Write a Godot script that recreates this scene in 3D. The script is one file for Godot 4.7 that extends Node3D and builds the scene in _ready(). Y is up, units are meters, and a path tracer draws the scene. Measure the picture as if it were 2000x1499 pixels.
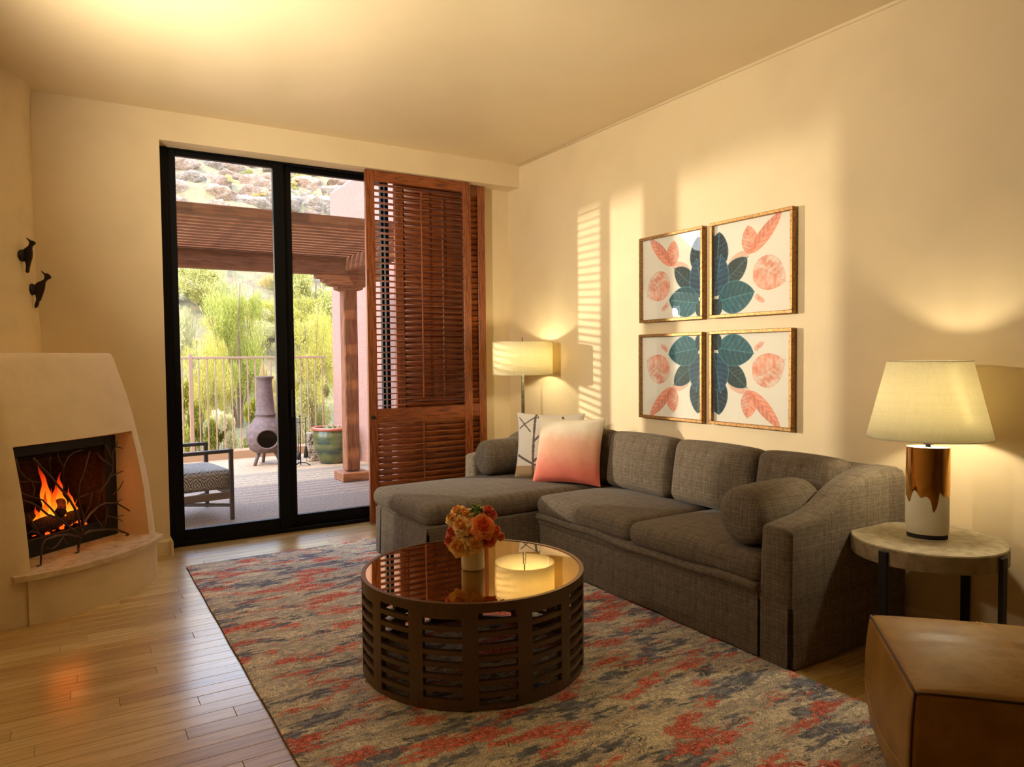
extends Node3D

# ------------------------------------------------------------------ room measures (metres)
const XR := 3.448      # right wall
const XL := -0.62      # left wall
const ZA := -5.464     # face of the wall with the sliding door
const ZB := -5.655     # recessed wall behind the shutters
const ZF := 6.0        # wall behind the camera
const HC := 3.045      # ceiling
const GY := -0.03      # patio level
const EYE := Vector3(0, 1.35, 0)
const FPX := 1407.0676

var cr: Vector3
var cu: Vector3
var cf: Vector3
var rng := RandomNumberGenerator.new()
var taken := {}
var M := {}
var tex_cache := {}

# ------------------------------------------------------------------ small helpers
func ray(px: float, py: float) -> Vector3:
	return cf + cr * (px - 1000.0) / FPX - cu * (py - 749.5) / FPX

func on_plane(px: float, py: float, p: Vector3, n: Vector3) -> Vector3:
	var d := ray(px, py)
	return EYE + d * ((p - EYE).dot(n) / d.dot(n))

func numbered(called: String) -> String:
	if not taken.has(called):
		taken[called] = 0
		return called
	taken[called] += 1
	return "%s_%03d" % [called, taken[called]]

func tag(o: Node, label: String, category: String, group := "", kind := "") -> void:
	if label: o.set_meta("label", label)
	if category: o.set_meta("category", category)
	if group: o.set_meta("group", group)
	if kind: o.set_meta("kind", kind)

func thing(called: String, label: String, category: String, at := Vector3.ZERO, b := Basis(), group := "") -> Node3D:
	var o := Node3D.new()
	o.name = numbered(called)
	add_child(o)
	o.transform = Transform3D(b, at)
	tag(o, label, category, group)
	return o

func obj(called: String, st: SurfaceTool, m: Material, parent: Node3D, at := Vector3.ZERO, b := Basis()) -> MeshInstance3D:
	var o := MeshInstance3D.new()
	o.name = called if parent != self else numbered(called)
	o.mesh = fin(st)
	o.material_override = m
	parent.add_child(o, true)
	o.transform = Transform3D(b, at)
	return o

func inst(called: String, mesh: Mesh, m: Material, parent: Node3D, at := Vector3.ZERO, b := Basis()) -> MeshInstance3D:
	var o := MeshInstance3D.new()
	o.name = called if parent != self else numbered(called)
	o.mesh = mesh
	o.material_override = m
	parent.add_child(o, true)
	o.transform = Transform3D(b, at)
	return o

func structure(called: String, st: SurfaceTool, m: Material, label: String, category: String) -> MeshInstance3D:
	var o := obj(called, st, m, self)
	tag(o, label, category, "", "structure")
	return o

func world_part(called: String, st: SurfaceTool, m: Material, parent: Node3D) -> MeshInstance3D:
	return obj(called, st, m, parent, -parent.position)

func S(smooth := false) -> SurfaceTool:
	var st := SurfaceTool.new()
	st.begin(Mesh.PRIMITIVE_TRIANGLES)
	st.set_smooth_group(0 if smooth else -1)
	return st

func fin(st: SurfaceTool) -> ArrayMesh:
	st.generate_normals()
	return st.commit()

func tri(st: SurfaceTool, a: Vector3, b: Vector3, c: Vector3) -> void:
	st.add_vertex(a); st.add_vertex(c); st.add_vertex(b)

func quad(st: SurfaceTool, a: Vector3, b: Vector3, c: Vector3, d: Vector3) -> void:
	tri(st, a, b, c); tri(st, a, c, d)

func quad_uv(st: SurfaceTool, p: Array, uv: Array) -> void:
	for k in [0, 2, 1, 0, 3, 2]:
		st.set_uv(uv[k]); st.add_vertex(p[k])

func poly(st: SurfaceTool, pts: Array, hint: Vector3) -> void:
	var c := Vector3.ZERO
	for p in pts: c += p
	c /= pts.size()
	var n: Vector3 = (pts[1] - pts[0]).cross(pts[2] - pts[0])
	var ok := n.dot(c - hint) > 0.0
	for k in range(1, pts.size() - 1):
		if ok: tri(st, pts[0], pts[k], pts[k + 1])
		else: tri(st, pts[0], pts[k + 1], pts[k])

# box with chamfered edges, 44 triangles
func cbox(st: SurfaceTool, c: Vector3, s: Vector3, ch := 0.004, b := Basis()) -> void:
	var h := s * 0.5
	ch = minf(ch, minf(h.x, minf(h.y, h.z)) * 0.49)
	var v := {}
	for i in 8:
		var sg := Vector3(1 if i & 1 else -1, 1 if i & 2 else -1, 1 if i & 4 else -1)
		for a in 3:
			var q := h - Vector3(ch, ch, ch)
			q[a] = h[a]
			v[[i, a]] = c + b * (sg * q)
	for a in 3:
		var bit := 1 << a
		var o1 := 1 << ((a + 1) % 3)
		var o2 := 1 << ((a + 2) % 3)
		for s_ in [0, bit]:
			poly(st, [v[[s_, a]], v[[s_ | o1, a]], v[[s_ | o1 | o2, a]], v[[s_ | o2, a]]], c)
		for s1 in [0, o1]:
			for s2 in [0, o2]:
				var i0: int = s1 | s2
				var i1: int = i0 | bit
				poly(st, [v[[i0, (a + 1) % 3]], v[[i1, (a + 1) % 3]], v[[i1, (a + 2) % 3]], v[[i0, (a + 2) % 3]]], c)
	for i in 8:
		poly(st, [v[[i, 0]], v[[i, 1]], v[[i, 2]]], c)

func box(st: SurfaceTool, lo: Vector3, hi: Vector3, ch := 0.0) -> void:
	if ch > 0.0:
		cbox(st, (lo + hi) * 0.5, hi - lo, ch)
		return
	var c := (lo + hi) * 0.5
	var h := (hi - lo) * 0.5
	for a in 3:
		for s in [-1.0, 1.0]:
			var n := Vector3.ZERO
			n[a] = s
			var u := Vector3.ZERO
			u[(a + 1) % 3] = 1
			var w := Vector3.ZERO
			w[(a + 2) % 3] = 1
			poly(st, [c + n * h - u * h - w * h, c + n * h + u * h - w * h, c + n * h + u * h + w * h, c + n * h - u * h + w * h], c)

func bar(st: SurfaceTool, a: Vector3, b: Vector3, w: float, t: float, up := Vector3.UP, ch := 0.003) -> void:
	var d := (b - a).normalized()
	var side := d.cross(up).normalized()
	var u := side.cross(d)
	cbox(st, (a + b) * 0.5, Vector3(w, t, a.distance_to(b)), ch, Basis(side, u, -d))

func lathe(st: SurfaceTool, prof: Array, n: int, c := Vector3.ZERO, b := Basis()) -> void:
	for i in n:
		var a0 := TAU * i / n
		var a1 := TAU * (i + 1) / n
		for k in prof.size() - 1:
			var p: Vector2 = prof[k]
			var q: Vector2 = prof[k + 1]
			var v0 := c + b * Vector3(p.x * cos(a0), p.y, p.x * sin(a0))
			var v1 := c + b * Vector3(p.x * cos(a1), p.y, p.x * sin(a1))
			var v2 := c + b * Vector3(q.x * cos(a1), q.y, q.x * sin(a1))
			var v3 := c + b * Vector3(q.x * cos(a0), q.y, q.x * sin(a0))
			if p.x > 1e-6: tri(st, v0, v2, v1)
			if q.x > 1e-6: tri(st, v0, v3, v2)

func tube(st: SurfaceTool, pts: Array, radii: Array, n := 6, cap := true) -> void:
	var rings := []
	var up := Vector3.UP
	for k in pts.size():
		var d: Vector3 = (pts[mini(k + 1, pts.size() - 1)] - pts[maxi(k - 1, 0)]).normalized()
		if k == 0 and absf(d.dot(up)) > 0.95: up = Vector3.RIGHT
		var s := d.cross(up).normalized()
		up = s.cross(d).normalized()
		var ring := []
		for i in n:
			var a := TAU * i / n
			ring.append(pts[k] + (s * cos(a) + up * sin(a)) * float(radii[mini(k, radii.size() - 1)]))
		rings.append(ring)
	for k in pts.size() - 1:
		for i in n:
			var j := (i + 1) % n
			quad(st, rings[k][i], rings[k + 1][i], rings[k + 1][j], rings[k][j])
	if cap:
		for i in n:
			var j := (i + 1) % n
			tri(st, pts[0], rings[0][i], rings[0][j])
			tri(st, pts[-1], rings[-1][j], rings[-1][i])

func surf(st: SurfaceTool, f: Callable, nu: int, nv: int, flip := false, uv := false) -> void:
	var g := []
	for i in nu + 1:
		var row := []
		for j in nv + 1:
			row.append(f.call(float(i) / nu, float(j) / nv))
		g.append(row)
	for i in nu:
		for j in nv:
			var p := [g[i][j], g[i + 1][j], g[i + 1][j + 1], g[i][j + 1]]
			var w := [Vector2(i, j), Vector2(i + 1, j), Vector2(i + 1, j + 1), Vector2(i, j + 1)]
			if flip:
				p.reverse(); w.reverse()
			if uv: quad_uv(st, p, w.map(func(q): return Vector2(q.x / nu, 1.0 - q.y / nv)))
			else: quad(st, p[0], p[1], p[2], p[3])

# rounded box made of six grids; def bends each point afterwards
func soft(st: SurfaceTool, half: Vector3, r: float, n: int, at := Vector3.ZERO, b := Basis(), bend = null, uv := false) -> void:
	for a in 3:
		for s in [-1.0, 1.0]:
			var g := []
			for i in n + 1:
				var row := []
				for j in n + 1:
					var p := Vector3.ZERO
					p[a] = s
					p[(a + 1) % 3] = ease_grid(2.0 * i / n - 1.0, half[(a + 1) % 3], r)
					p[(a + 2) % 3] = ease_grid(2.0 * j / n - 1.0, half[(a + 2) % 3], r)
					var full := p * half
					var q := full.clamp(-(half - Vector3(r, r, r)), half - Vector3(r, r, r))
					var o := full - q
					var v := q + (o.normalized() * r if o.length() > 1e-7 else Vector3.ZERO)
					var t := Vector2(v.x / half.x * 0.5 + 0.5, 0.5 - v.y / half.y * 0.5)
					if bend != null: v = bend.call(v)
					row.append([at + b * v, t])
				g.append(row)
			for i in n:
				for j in n:
					var k := [g[i][j], g[i + 1][j], g[i + 1][j + 1], g[i][j + 1]]
					if s < 0: k.reverse()
					if uv: quad_uv(st, k.map(func(e): return e[0]), k.map(func(e): return e[1]))
					else: quad(st, k[0][0], k[1][0], k[2][0], k[3][0])

func ease_grid(t: float, h: float, r: float) -> float:
	# more rows near the rounded rim
	var m := clampf(1.0 - r / h, 0.0, 1.0)
	var e := absf(t)
	var v := e / 0.6 * m if e < 0.6 else m + (1.0 - m) * (e - 0.6) / 0.4
	return signf(t) * v

func extrude(st: SurfaceTool, pts: PackedVector2Array, depth: float, xf := Transform3D()) -> void:
	if Geometry2D.is_polygon_clockwise(pts):
		pts = pts.duplicate()
		pts.reverse()
	var ix := Geometry2D.triangulate_polygon(pts)
	var h := depth * 0.5
	for k in range(0, ix.size(), 3):
		var p := [pts[ix[k]], pts[ix[k + 1]], pts[ix[k + 2]]]
		if (p[1] - p[0]).cross(p[2] - p[0]) < 0.0: p.reverse()
		tri(st, xf * Vector3(p[0].x, p[0].y, h), xf * Vector3(p[1].x, p[1].y, h), xf * Vector3(p[2].x, p[2].y, h))
		tri(st, xf * Vector3(p[0].x, p[0].y, -h), xf * Vector3(p[2].x, p[2].y, -h), xf * Vector3(p[1].x, p[1].y, -h))
	for k in pts.size():
		var a := pts[k]
		var b := pts[(k + 1) % pts.size()]
		quad(st, xf * Vector3(a.x, a.y, -h), xf * Vector3(b.x, b.y, -h), xf * Vector3(b.x, b.y, h), xf * Vector3(a.x, a.y, h))

func blob(st: SurfaceTool, r: Vector3, rough: float, sd: int, n := 8) -> void:
	var ns := FastNoiseLite.new()
	ns.seed = sd
	ns.frequency = 0.9
	var f := func(u: float, v: float) -> Vector3:
		var a := TAU * u
		var e := PI * (v - 0.5)
		var d := Vector3(cos(a) * cos(e), sin(e), -sin(a) * cos(e))
		if u > 0.999: d = Vector3(cos(e), sin(e), 0)
		var k := 1.0 + rough * ns.get_noise_3dv(d * 1.6) + rough * 0.5 * ns.get_noise_3dv(d * 4.0 + Vector3.ONE * 7)
		# flatten to facets like split stone
		return Vector3(signf(d.x) * pow(absf(d.x), 0.75), signf(d.y) * pow(absf(d.y), 0.75), signf(d.z) * pow(absf(d.z), 0.75)) * r * k
	surf(st, f, n * 2, n)

# ------------------------------------------------------------------ materials
func ntex(freq: float, stops: Array, sd := 1, octaves := 4, size := 512, kind := FastNoiseLite.TYPE_SIMPLEX_SMOOTH) -> NoiseTexture2D:
	var ns := FastNoiseLite.new()
	ns.noise_type = kind
	ns.seed = sd
	ns.frequency = freq
	ns.fractal_octaves = octaves
	var t := NoiseTexture2D.new()
	t.width = size
	t.height = size
	t.seamless = true
	t.seamless_blend_skirt = 0.2
	t.noise = ns
	var g := Gradient.new()
	var off := PackedFloat32Array()
	var col := PackedColorArray()
	for s in stops:
		off.append(s[0]); col.append(s[1])
	g.offsets = off
	g.colors = col
	t.color_ramp = g
	return t

func bumptex(freq: float, sd := 3, octaves := 4, size := 512) -> NoiseTexture2D:
	var key := [freq, sd, octaves, size]
	if not tex_cache.has(key):
		tex_cache[key] = ntex(freq, [[0.0, Color.BLACK], [1.0, Color.WHITE]], sd, octaves, size)
	return tex_cache[key]

func mat(c: Color, rough := 0.8, metal := 0.0, spec := 0.5) -> StandardMaterial3D:
	var m := StandardMaterial3D.new()
	m.albedo_color = c
	m.roughness = rough
	m.metallic = metal
	m.metallic_specular = spec
	return m

func tri_tex(m: StandardMaterial3D, t: Texture2D, scale: Vector3, world := false, off := Vector3.ZERO) -> StandardMaterial3D:
	m.albedo_texture = t
	m.uv1_triplanar = true
	m.uv1_world_triplanar = world
	m.uv1_scale = scale
	m.uv1_offset = off
	m.uv1_triplanar_sharpness = 4.0
	return m

func relief(m: StandardMaterial3D, t: Texture2D, cm: float) -> StandardMaterial3D:
	m.heightmap_enabled = true
	m.heightmap_texture = t
	m.heightmap_scale = cm
	return m

func wood(base: Color, dark: Color, rough: float, scale: Vector3, sd: int, world := false, off := Vector3.ZERO, coat := 0.0) -> StandardMaterial3D:
	var key := ["wood", base, dark, sd]
	if not tex_cache.has(key):
		tex_cache[key] = ntex(0.012, [[0.0, dark], [0.35, base.lerp(dark, 0.55)], [0.5, base], [0.62, base.lerp(dark, 0.25)], [0.8, base.lightened(0.08)], [1.0, base.lerp(dark, 0.4)]], sd, 5, 512)
	var m := tri_tex(mat(Color.WHITE, rough), tex_cache[key], scale, world, off)
	if coat > 0.0:
		m.clearcoat_enabled = true
		m.clearcoat = coat
		m.clearcoat_roughness = 0.12
	return m

func weave_image(sd: int, base: Color, dark: Color, light: Color, n := 256) -> Image:
	var r := RandomNumberGenerator.new()
	r.seed = sd
	var im := Image.create(n, n, false, Image.FORMAT_RGB8)
	var row := []
	var colm := []
	for i in n:
		row.append(r.randf()); colm.append(r.randf())
	var slub := FastNoiseLite.new()
	slub.seed = sd
	slub.frequency = 0.05
	for y in n:
		for x in n:
			var h := 0.5 + 0.5 * slub.get_noise_2d(x * 0.35, y * 3.0)
			var v := 0.5 + 0.5 * slub.get_noise_2d(x * 3.0 + 500.0, y * 0.35)
			var over := (x / 2 + y / 2) % 2 == 0
			var t: float = (h * 0.65 + float(row[y / 2 * 2 % n]) * 0.35) if over else (v * 0.65 + float(colm[x / 2 * 2 % n]) * 0.35)
			t += r.randf_range(-0.12, 0.12)
			var c := dark.lerp(base, clampf(t * 2.0, 0, 1)) if t < 0.5 else base.lerp(light, clampf(t * 2.0 - 1.0, 0, 1))
			im.set_pixel(x, y, c)
	return im

func materials() -> void:
	var plaster := bumptex(0.02, 5, 4, 512)
	var paint := Color(0.89, 0.80, 0.63)
	M.wall = relief(tri_tex(mat(Color.WHITE, 0.62), ntex(0.006, [[0.0, paint.darkened(0.03)], [0.5, paint], [1.0, paint.lightened(0.03)]], 11, 3), Vector3.ONE * 0.5, true), plaster, 0.18)
	M.ceiling = relief(tri_tex(mat(Color.WHITE, 0.36), ntex(0.006, [[0.0, paint.darkened(0.02)], [1.0, paint.lightened(0.02)]], 12, 3), Vector3.ONE * 0.4, true), plaster, 0.05)
	M.fire_plaster = relief(tri_tex(mat(Color.WHITE, 0.7), ntex(0.01, [[0.0, paint.darkened(0.05)], [0.5, paint], [1.0, paint.lightened(0.03)]], 13, 4), Vector3.ONE * 0.8, true), plaster, 0.3)
	M.trim = mat(Color(0.88, 0.80, 0.64), 0.45)
	M.black = mat(Color(0.02, 0.018, 0.018), 0.5, 0.0, 0.3)
	M.black_soft = mat(Color(0.035, 0.035, 0.035), 0.6)
	M.glass = mat(Color(1, 1, 1, 0.03), 0.0)
	M.glass.transparency = BaseMaterial3D.TRANSPARENCY_ALPHA
	M.floor_base = mat(Color(0.36, 0.23, 0.11), 0.6)
	M.planks = []
	var tones := [Color(0.79, 0.645, 0.37), Color(0.75, 0.60, 0.325), Color(0.82, 0.685, 0.41), Color(0.72, 0.565, 0.295), Color(0.78, 0.63, 0.345), Color(0.84, 0.71, 0.45)]
	for k in 6:
		var w := wood(tones[k], tones[k].darkened(0.16), 0.30, Vector3(0.45, 1.0, 7.0), 40 + k % 3, true, Vector3(0.13 * k, 0, 0.37 * k), 1.0)
		w.metallic_specular = 0.7
		w.clearcoat_roughness = 0.2
		w.albedo_texture = ntex(0.012, [[0.0, tones[k].darkened(0.2)], [0.42, tones[k].darkened(0.05)], [0.5, tones[k]], [0.7, tones[k].lightened(0.06)], [1.0, tones[k].darkened(0.08)]], 40 + k, 5, 512)
		M.planks.append(w)
	var ch := Color(0.58, 0.30, 0.125)
	var chd := Color(0.34, 0.145, 0.055)
	M.shutter_h = wood(ch, chd, 0.34, Vector3(0.8, 9, 9), 61, false, Vector3.ZERO, 0.25)
	M.shutter_h2 = wood(ch.lightened(0.05), chd, 0.34, Vector3(0.8, 9, 9), 62, false, Vector3(0.4, 0.2, 0), 0.25)
	M.shutter_h3 = wood(ch.darkened(0.12), chd, 0.34, Vector3(0.8, 9, 9), 63, false, Vector3(0.7, 0.6, 0), 0.25)
	M.shutter_v = wood(ch, chd, 0.34, Vector3(9, 0.8, 9), 64, false, Vector3.ZERO, 0.25)
	var tw := ImageTexture.create_from_image(weave_image(71, Color(0.42, 0.37, 0.305), Color(0.22, 0.18, 0.14), Color(0.64, 0.585, 0.50)))
	M.tweed = tri_tex(mat(Color.WHITE, 0.95, 0.0, 0.25), tw, Vector3.ONE * 3.2, true)
	relief(M.tweed, tw, 0.09)
	M.tweed.rim_enabled = true
	M.tweed.rim = 0.15
	M.leather = relief(tri_tex(mat(Color.WHITE, 0.40, 0.0, 0.4), ntex(0.008, [[0.0, Color(0.54, 0.39, 0.14)], [0.45, Color(0.60, 0.44, 0.17)], [0.75, Color(0.64, 0.48, 0.20)], [1.0, Color(0.58, 0.42, 0.16)]], 81, 5), Vector3.ONE * 1.6, false), bumptex(0.06, 82, 5), 0.06)
	M.seam = mat(Color(0.30, 0.19, 0.09), 0.6)
	M.thread = mat(Color(0.80, 0.62, 0.36), 0.6)
	M.bronze = mat(Color(0.38, 0.30, 0.185), 0.45, 0.1)
	M.bronze_edge = mat(Color(0.50, 0.40, 0.28), 0.28, 0.7)
	M.mirror = mat(Color(0.80, 0.67, 0.44), 0.02, 1.0)
	M.frame_gold = tri_tex(mat(Color.WHITE, 0.45, 0.6), ntex(0.03, [[0.0, Color(0.42, 0.29, 0.14)], [0.5, Color(0.64, 0.47, 0.26)], [1.0, Color(0.74, 0.58, 0.35)]], 91, 4), Vector3.ONE * 3.0)
	M.frame_back = mat(Color(0.25, 0.15, 0.07), 0.6)
	M.shade_linen = linen(Color(0.965, 0.94, 0.84), 101)
	M.shade_white = linen(Color(0.975, 0.96, 0.90), 102)
	M.gold_glaze = mat(Color(0.92, 0.72, 0.42), 0.08, 1.0)
	M.crackle = relief(tri_tex(mat(Color.WHITE, 0.5), ntex(0.05, [[0.0, Color(0.82, 0.79, 0.68)], [0.5, Color(0.90, 0.87, 0.77)], [1.0, Color(0.93, 0.91, 0.83)]], 105, 4), Vector3.ONE * 6.0), bumptex(0.08, 106, 3), 0.05)
	M.shagreen = relief(tri_tex(mat(Color.WHITE, 0.5), ntex(0.015, [[0.0, Color(0.46, 0.41, 0.31)], [0.5, Color(0.60, 0.54, 0.43)], [1.0, Color(0.68, 0.62, 0.51)]], 107, 5), Vector3.ONE * 2.0), bumptex(0.1, 108, 2), 0.04)
	M.iron = mat(Color(0.10, 0.085, 0.075), 0.55, 0.4)
	M.twig = mat(Color(0.30, 0.22, 0.165), 0.45, 0.3)
	M.firebrick = relief(tri_tex(mat(Color.WHITE, 0.9), ntex(0.03, [[0.0, Color(0.10, 0.075, 0.06)], [0.6, Color(0.20, 0.15, 0.115)], [1.0, Color(0.27, 0.21, 0.16)]], 111, 4), Vector3.ONE * 2.0), bumptex(0.05, 112, 4), 0.4)
	M.log = relief(tri_tex(mat(Color.WHITE, 0.9), ntex(0.03, [[0.0, Color(0.08, 0.05, 0.035)], [0.6, Color(0.30, 0.18, 0.11)], [1.0, Color(0.42, 0.27, 0.17)]], 113, 4), Vector3.ONE * 4.0), bumptex(0.05, 112, 4), 0.5)
	M.hearth = relief(tri_tex(mat(Color.WHITE, 0.4), ntex(0.012, [[0.0, Color(0.62, 0.50, 0.33)], [0.35, Color(0.78, 0.68, 0.50)], [0.6, Color(0.84, 0.76, 0.60)], [1.0, Color(0.72, 0.60, 0.42)]], 115, 5), Vector3.ONE * 1.6), bumptex(0.03, 116, 4), 0.08)
	M.bird = mat(Color(0.15, 0.085, 0.05), 0.5, 0.4)
	M.vase = mat(Color(0.90, 0.87, 0.78), 0.3)
	M.lamp_pole = tri_tex(mat(Color.WHITE, 0.4, 0.5), ntex(0.03, [[0.0, Color(0.22, 0.19, 0.13)], [1.0, Color(0.50, 0.45, 0.34)]], 117, 4), Vector3.ONE * 3.0)
	# outdoors
	var ped := Color(0.57, 0.33, 0.165)
	M.pergola_x = wood(ped, Color(0.40, 0.21, 0.095), 0.75, Vector3(0.5, 5, 5), 121)
	M.pergola_y = wood(ped, Color(0.40, 0.21, 0.095), 0.75, Vector3(5, 0.5, 5), 122)
	M.pergola_z = wood(ped, Color(0.40, 0.21, 0.095), 0.75, Vector3(5, 5, 0.5), 123)
	M.stucco = relief(tri_tex(mat(Color.WHITE, 0.9), ntex(0.02, [[0.0, Color(0.57, 0.41, 0.35)], [1.0, Color(0.62, 0.455, 0.39)]], 125, 4), Vector3.ONE, true), bumptex(0.06, 126, 4), 0.3)
	M.aggregate = relief(tri_tex(mat(Color.WHITE, 0.9), ntex(0.11, [[0.0, Color(0.30, 0.22, 0.165)], [0.4, Color(0.45, 0.35, 0.28)], [0.6, Color(0.54, 0.44, 0.36)], [1.0, Color(0.70, 0.61, 0.53)]], 127, 3, 512), Vector3.ONE * 1.0, true), bumptex(0.1, 128, 3), 0.4)
	M.patio_far = relief(tri_tex(mat(Color.WHITE, 0.9), ntex(0.05, [[0.0, Color(0.50, 0.40, 0.30)], [0.5, Color(0.60, 0.49, 0.375)], [1.0, Color(0.66, 0.56, 0.44)]], 129, 5, 512), Vector3.ONE * 0.7, true), bumptex(0.1, 128, 3), 0.2)
	M.curb = mat(Color(0.60, 0.45, 0.32), 0.9)
	M.fence = mat(Color(0.60, 0.46, 0.36), 0.6)
	M.clay = tri_tex(mat(Color.WHITE, 0.75), ntex(0.015, [[0.0, Color(0.29, 0.215, 0.195)], [0.5, Color(0.36, 0.275, 0.255)], [1.0, Color(0.43, 0.34, 0.315)]], 131, 4), Vector3.ONE * 2.0)
	M.soot = mat(Color(0.10, 0.06, 0.04), 0.95)
	M.pot = tri_tex(mat(Color.WHITE, 0.2), ntex(0.012, [[0.0, Color(0.10, 0.15, 0.22)], [0.35, Color(0.20, 0.25, 0.20)], [0.5, Color(0.29, 0.31, 0.17)], [0.75, Color(0.36, 0.36, 0.21)], [1.0, Color(0.42, 0.38, 0.42)]], 133, 3), Vector3(0.6, 1.2, 0.6))
	M.pot_rim = mat(Color(0.62, 0.30, 0.19), 0.45)
	M.soil = mat(Color(0.25, 0.18, 0.12), 0.95)
	M.chair_frame = mat(Color(0.21, 0.155, 0.115), 0.5)
	M.chair_rail = mat(Color(0.40, 0.31, 0.23), 0.6)
	M.ikat = mat(Color.WHITE, 0.9)
	M.ikat.albedo_texture = ImageTexture.create_from_image(ikat_image())
	M.ikat.uv1_triplanar = true
	M.ikat.uv1_scale = Vector3.ONE * 4.6
	M.ground = relief(tri_tex(mat(Color.WHITE, 0.95), ntex(0.02, [[0.0, Color(0.37, 0.31, 0.20)], [0.4, Color(0.49, 0.41, 0.28)], [0.6, Color(0.46, 0.42, 0.26)], [1.0, Color(0.58, 0.50, 0.37)]], 135, 5), Vector3.ONE * 0.25, true), bumptex(0.06, 136, 5), 3.0)
	M.rocks = []
	for k in 3:
		var rc: Color = [Color(0.59, 0.465, 0.37), Color(0.56, 0.48, 0.40), Color(0.63, 0.51, 0.41)][k]
		M.rocks.append(relief(tri_tex(mat(Color.WHITE, 0.95), ntex(0.016, [[0.0, rc.darkened(0.3)], [0.4, rc.darkened(0.06)], [0.6, rc], [1.0, rc.lightened(0.2)]], 141 + k, 5), Vector3.ONE * 0.5, false, Vector3(k, 0, 0)), bumptex(0.04, 146, 5), 6.0))
	M.leaf = mat(Color.WHITE, 0.7)
	M.leaf.vertex_color_use_as_albedo = true
	M.leaf.backlight_enabled = true
	M.leaf.backlight = Color(0.6, 0.62, 0.35)
	M.bark = mat(Color(0.46, 0.36, 0.27), 0.9)

func linen(c: Color, sd: int) -> StandardMaterial3D:
	var t := ImageTexture.create_from_image(weave_image(sd, c, c.darkened(0.10), c.lightened(0.25), 128))
	var m := tri_tex(mat(Color.WHITE, 0.9), t, Vector3.ONE * 6.0)
	m.backlight_enabled = true
	m.backlight = Color(0.95, 0.93, 0.86)
	return m

func ikat_image() -> Image:
	var n := 192
	var im := Image.create(n, n, false, Image.FORMAT_RGB8)
	var a := Color(0.33, 0.27, 0.22)
	var b := Color(0.72, 0.67, 0.60)
	for y in n:
		for x in n:
			var u := absf(fposmod(float(x) / n * 2.0, 1.0) - 0.5) * 2.0
			var v := absf(fposmod(float(y) / n * 1.0, 1.0) - 0.5) * 2.0
			var d := u + v * (1.2 + 0.25 * sin(u * 9.0))
			d += sin(x * 1.7) * 0.035
			var k := fposmod(d * 2.6, 1.0)
			im.set_pixel(x, y, b if k < 0.45 else a)
	return im

# ------------------------------------------------------------------ start
func _ready() -> void:
	rng.seed = 20240
	# --- camera
	var yaw := deg_to_rad(31.52229699)
	var pit := deg_to_rad(-2.15585386)
	var rol := deg_to_rad(-0.56743844)
	cf = Vector3(sin(yaw) * cos(pit), sin(pit), -cos(yaw) * cos(pit))
	var r0 := Vector3(cos(yaw), 0, sin(yaw))
	var u0 := r0.cross(cf)
	cr = r0 * cos(rol) + u0 * sin(rol)
	cu = -r0 * sin(rol) + u0 * cos(rol)
	var cam := Camera3D.new()
	cam.name = "camera"
	add_child(cam)
	cam.transform = Transform3D(Basis(cr, cu, -cf), EYE)
	cam.fov = 56.0856
	cam.near = 0.05
	cam.far = 300.0
	cam.current = true
	# --- sky and exposure
	var sky_m := ProceduralSkyMaterial.new()
	sky_m.sky_top_color = Color(0.60, 0.70, 0.84)
	sky_m.sky_horizon_color = Color(0.94, 0.92, 0.88)
	sky_m.sky_energy_multiplier = 3.1
	sky_m.ground_bottom_color = Color(0.45, 0.38, 0.30)
	sky_m.ground_horizon_color = Color(0.7, 0.64, 0.55)
	sky_m.sun_angle_max = 1.0
	var sky := Sky.new()
	sky.sky_material = sky_m
	var env := Environment.new()
	env.background_mode = Environment.BG_SKY
	env.sky = sky
	env.tonemap_mode = Environment.TONE_MAPPER_LINEAR
	env.tonemap_exposure = 1.0
	env.sdfgi_enabled = true
	env.ssao_enabled = true
	env.ssil_enabled = true
	var we := WorldEnvironment.new()
	we.name = "world_environment"
	we.environment = env
	add_child(we)
	# --- sun, high on the left over the patio
	var sun := DirectionalLight3D.new()
	sun.name = "sun"
	add_child(sun)
	sun.look_at_from_position(Vector3(-6, 9, -4), Vector3(0, 0, -7.5))
	sun.light_color = Color(1.0, 0.93, 0.80)
	sun.light_energy = 1.5
	sun.light_angular_distance = 0.6
	sun.shadow_enabled = true

	materials()
	lights_off_frame()
	room()
	sliding_door()
	shutters()
	fireplace()
	rug()
	sofa()
	pillows()
	coffee_table()
	flowers()
	side_table()
	table_lamp()
	floor_lamp()
	ottoman()
	pictures()
	birds()
	patio()
	pergola()
	patio_furniture()
	fence()
	hillside()
	plants()

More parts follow.
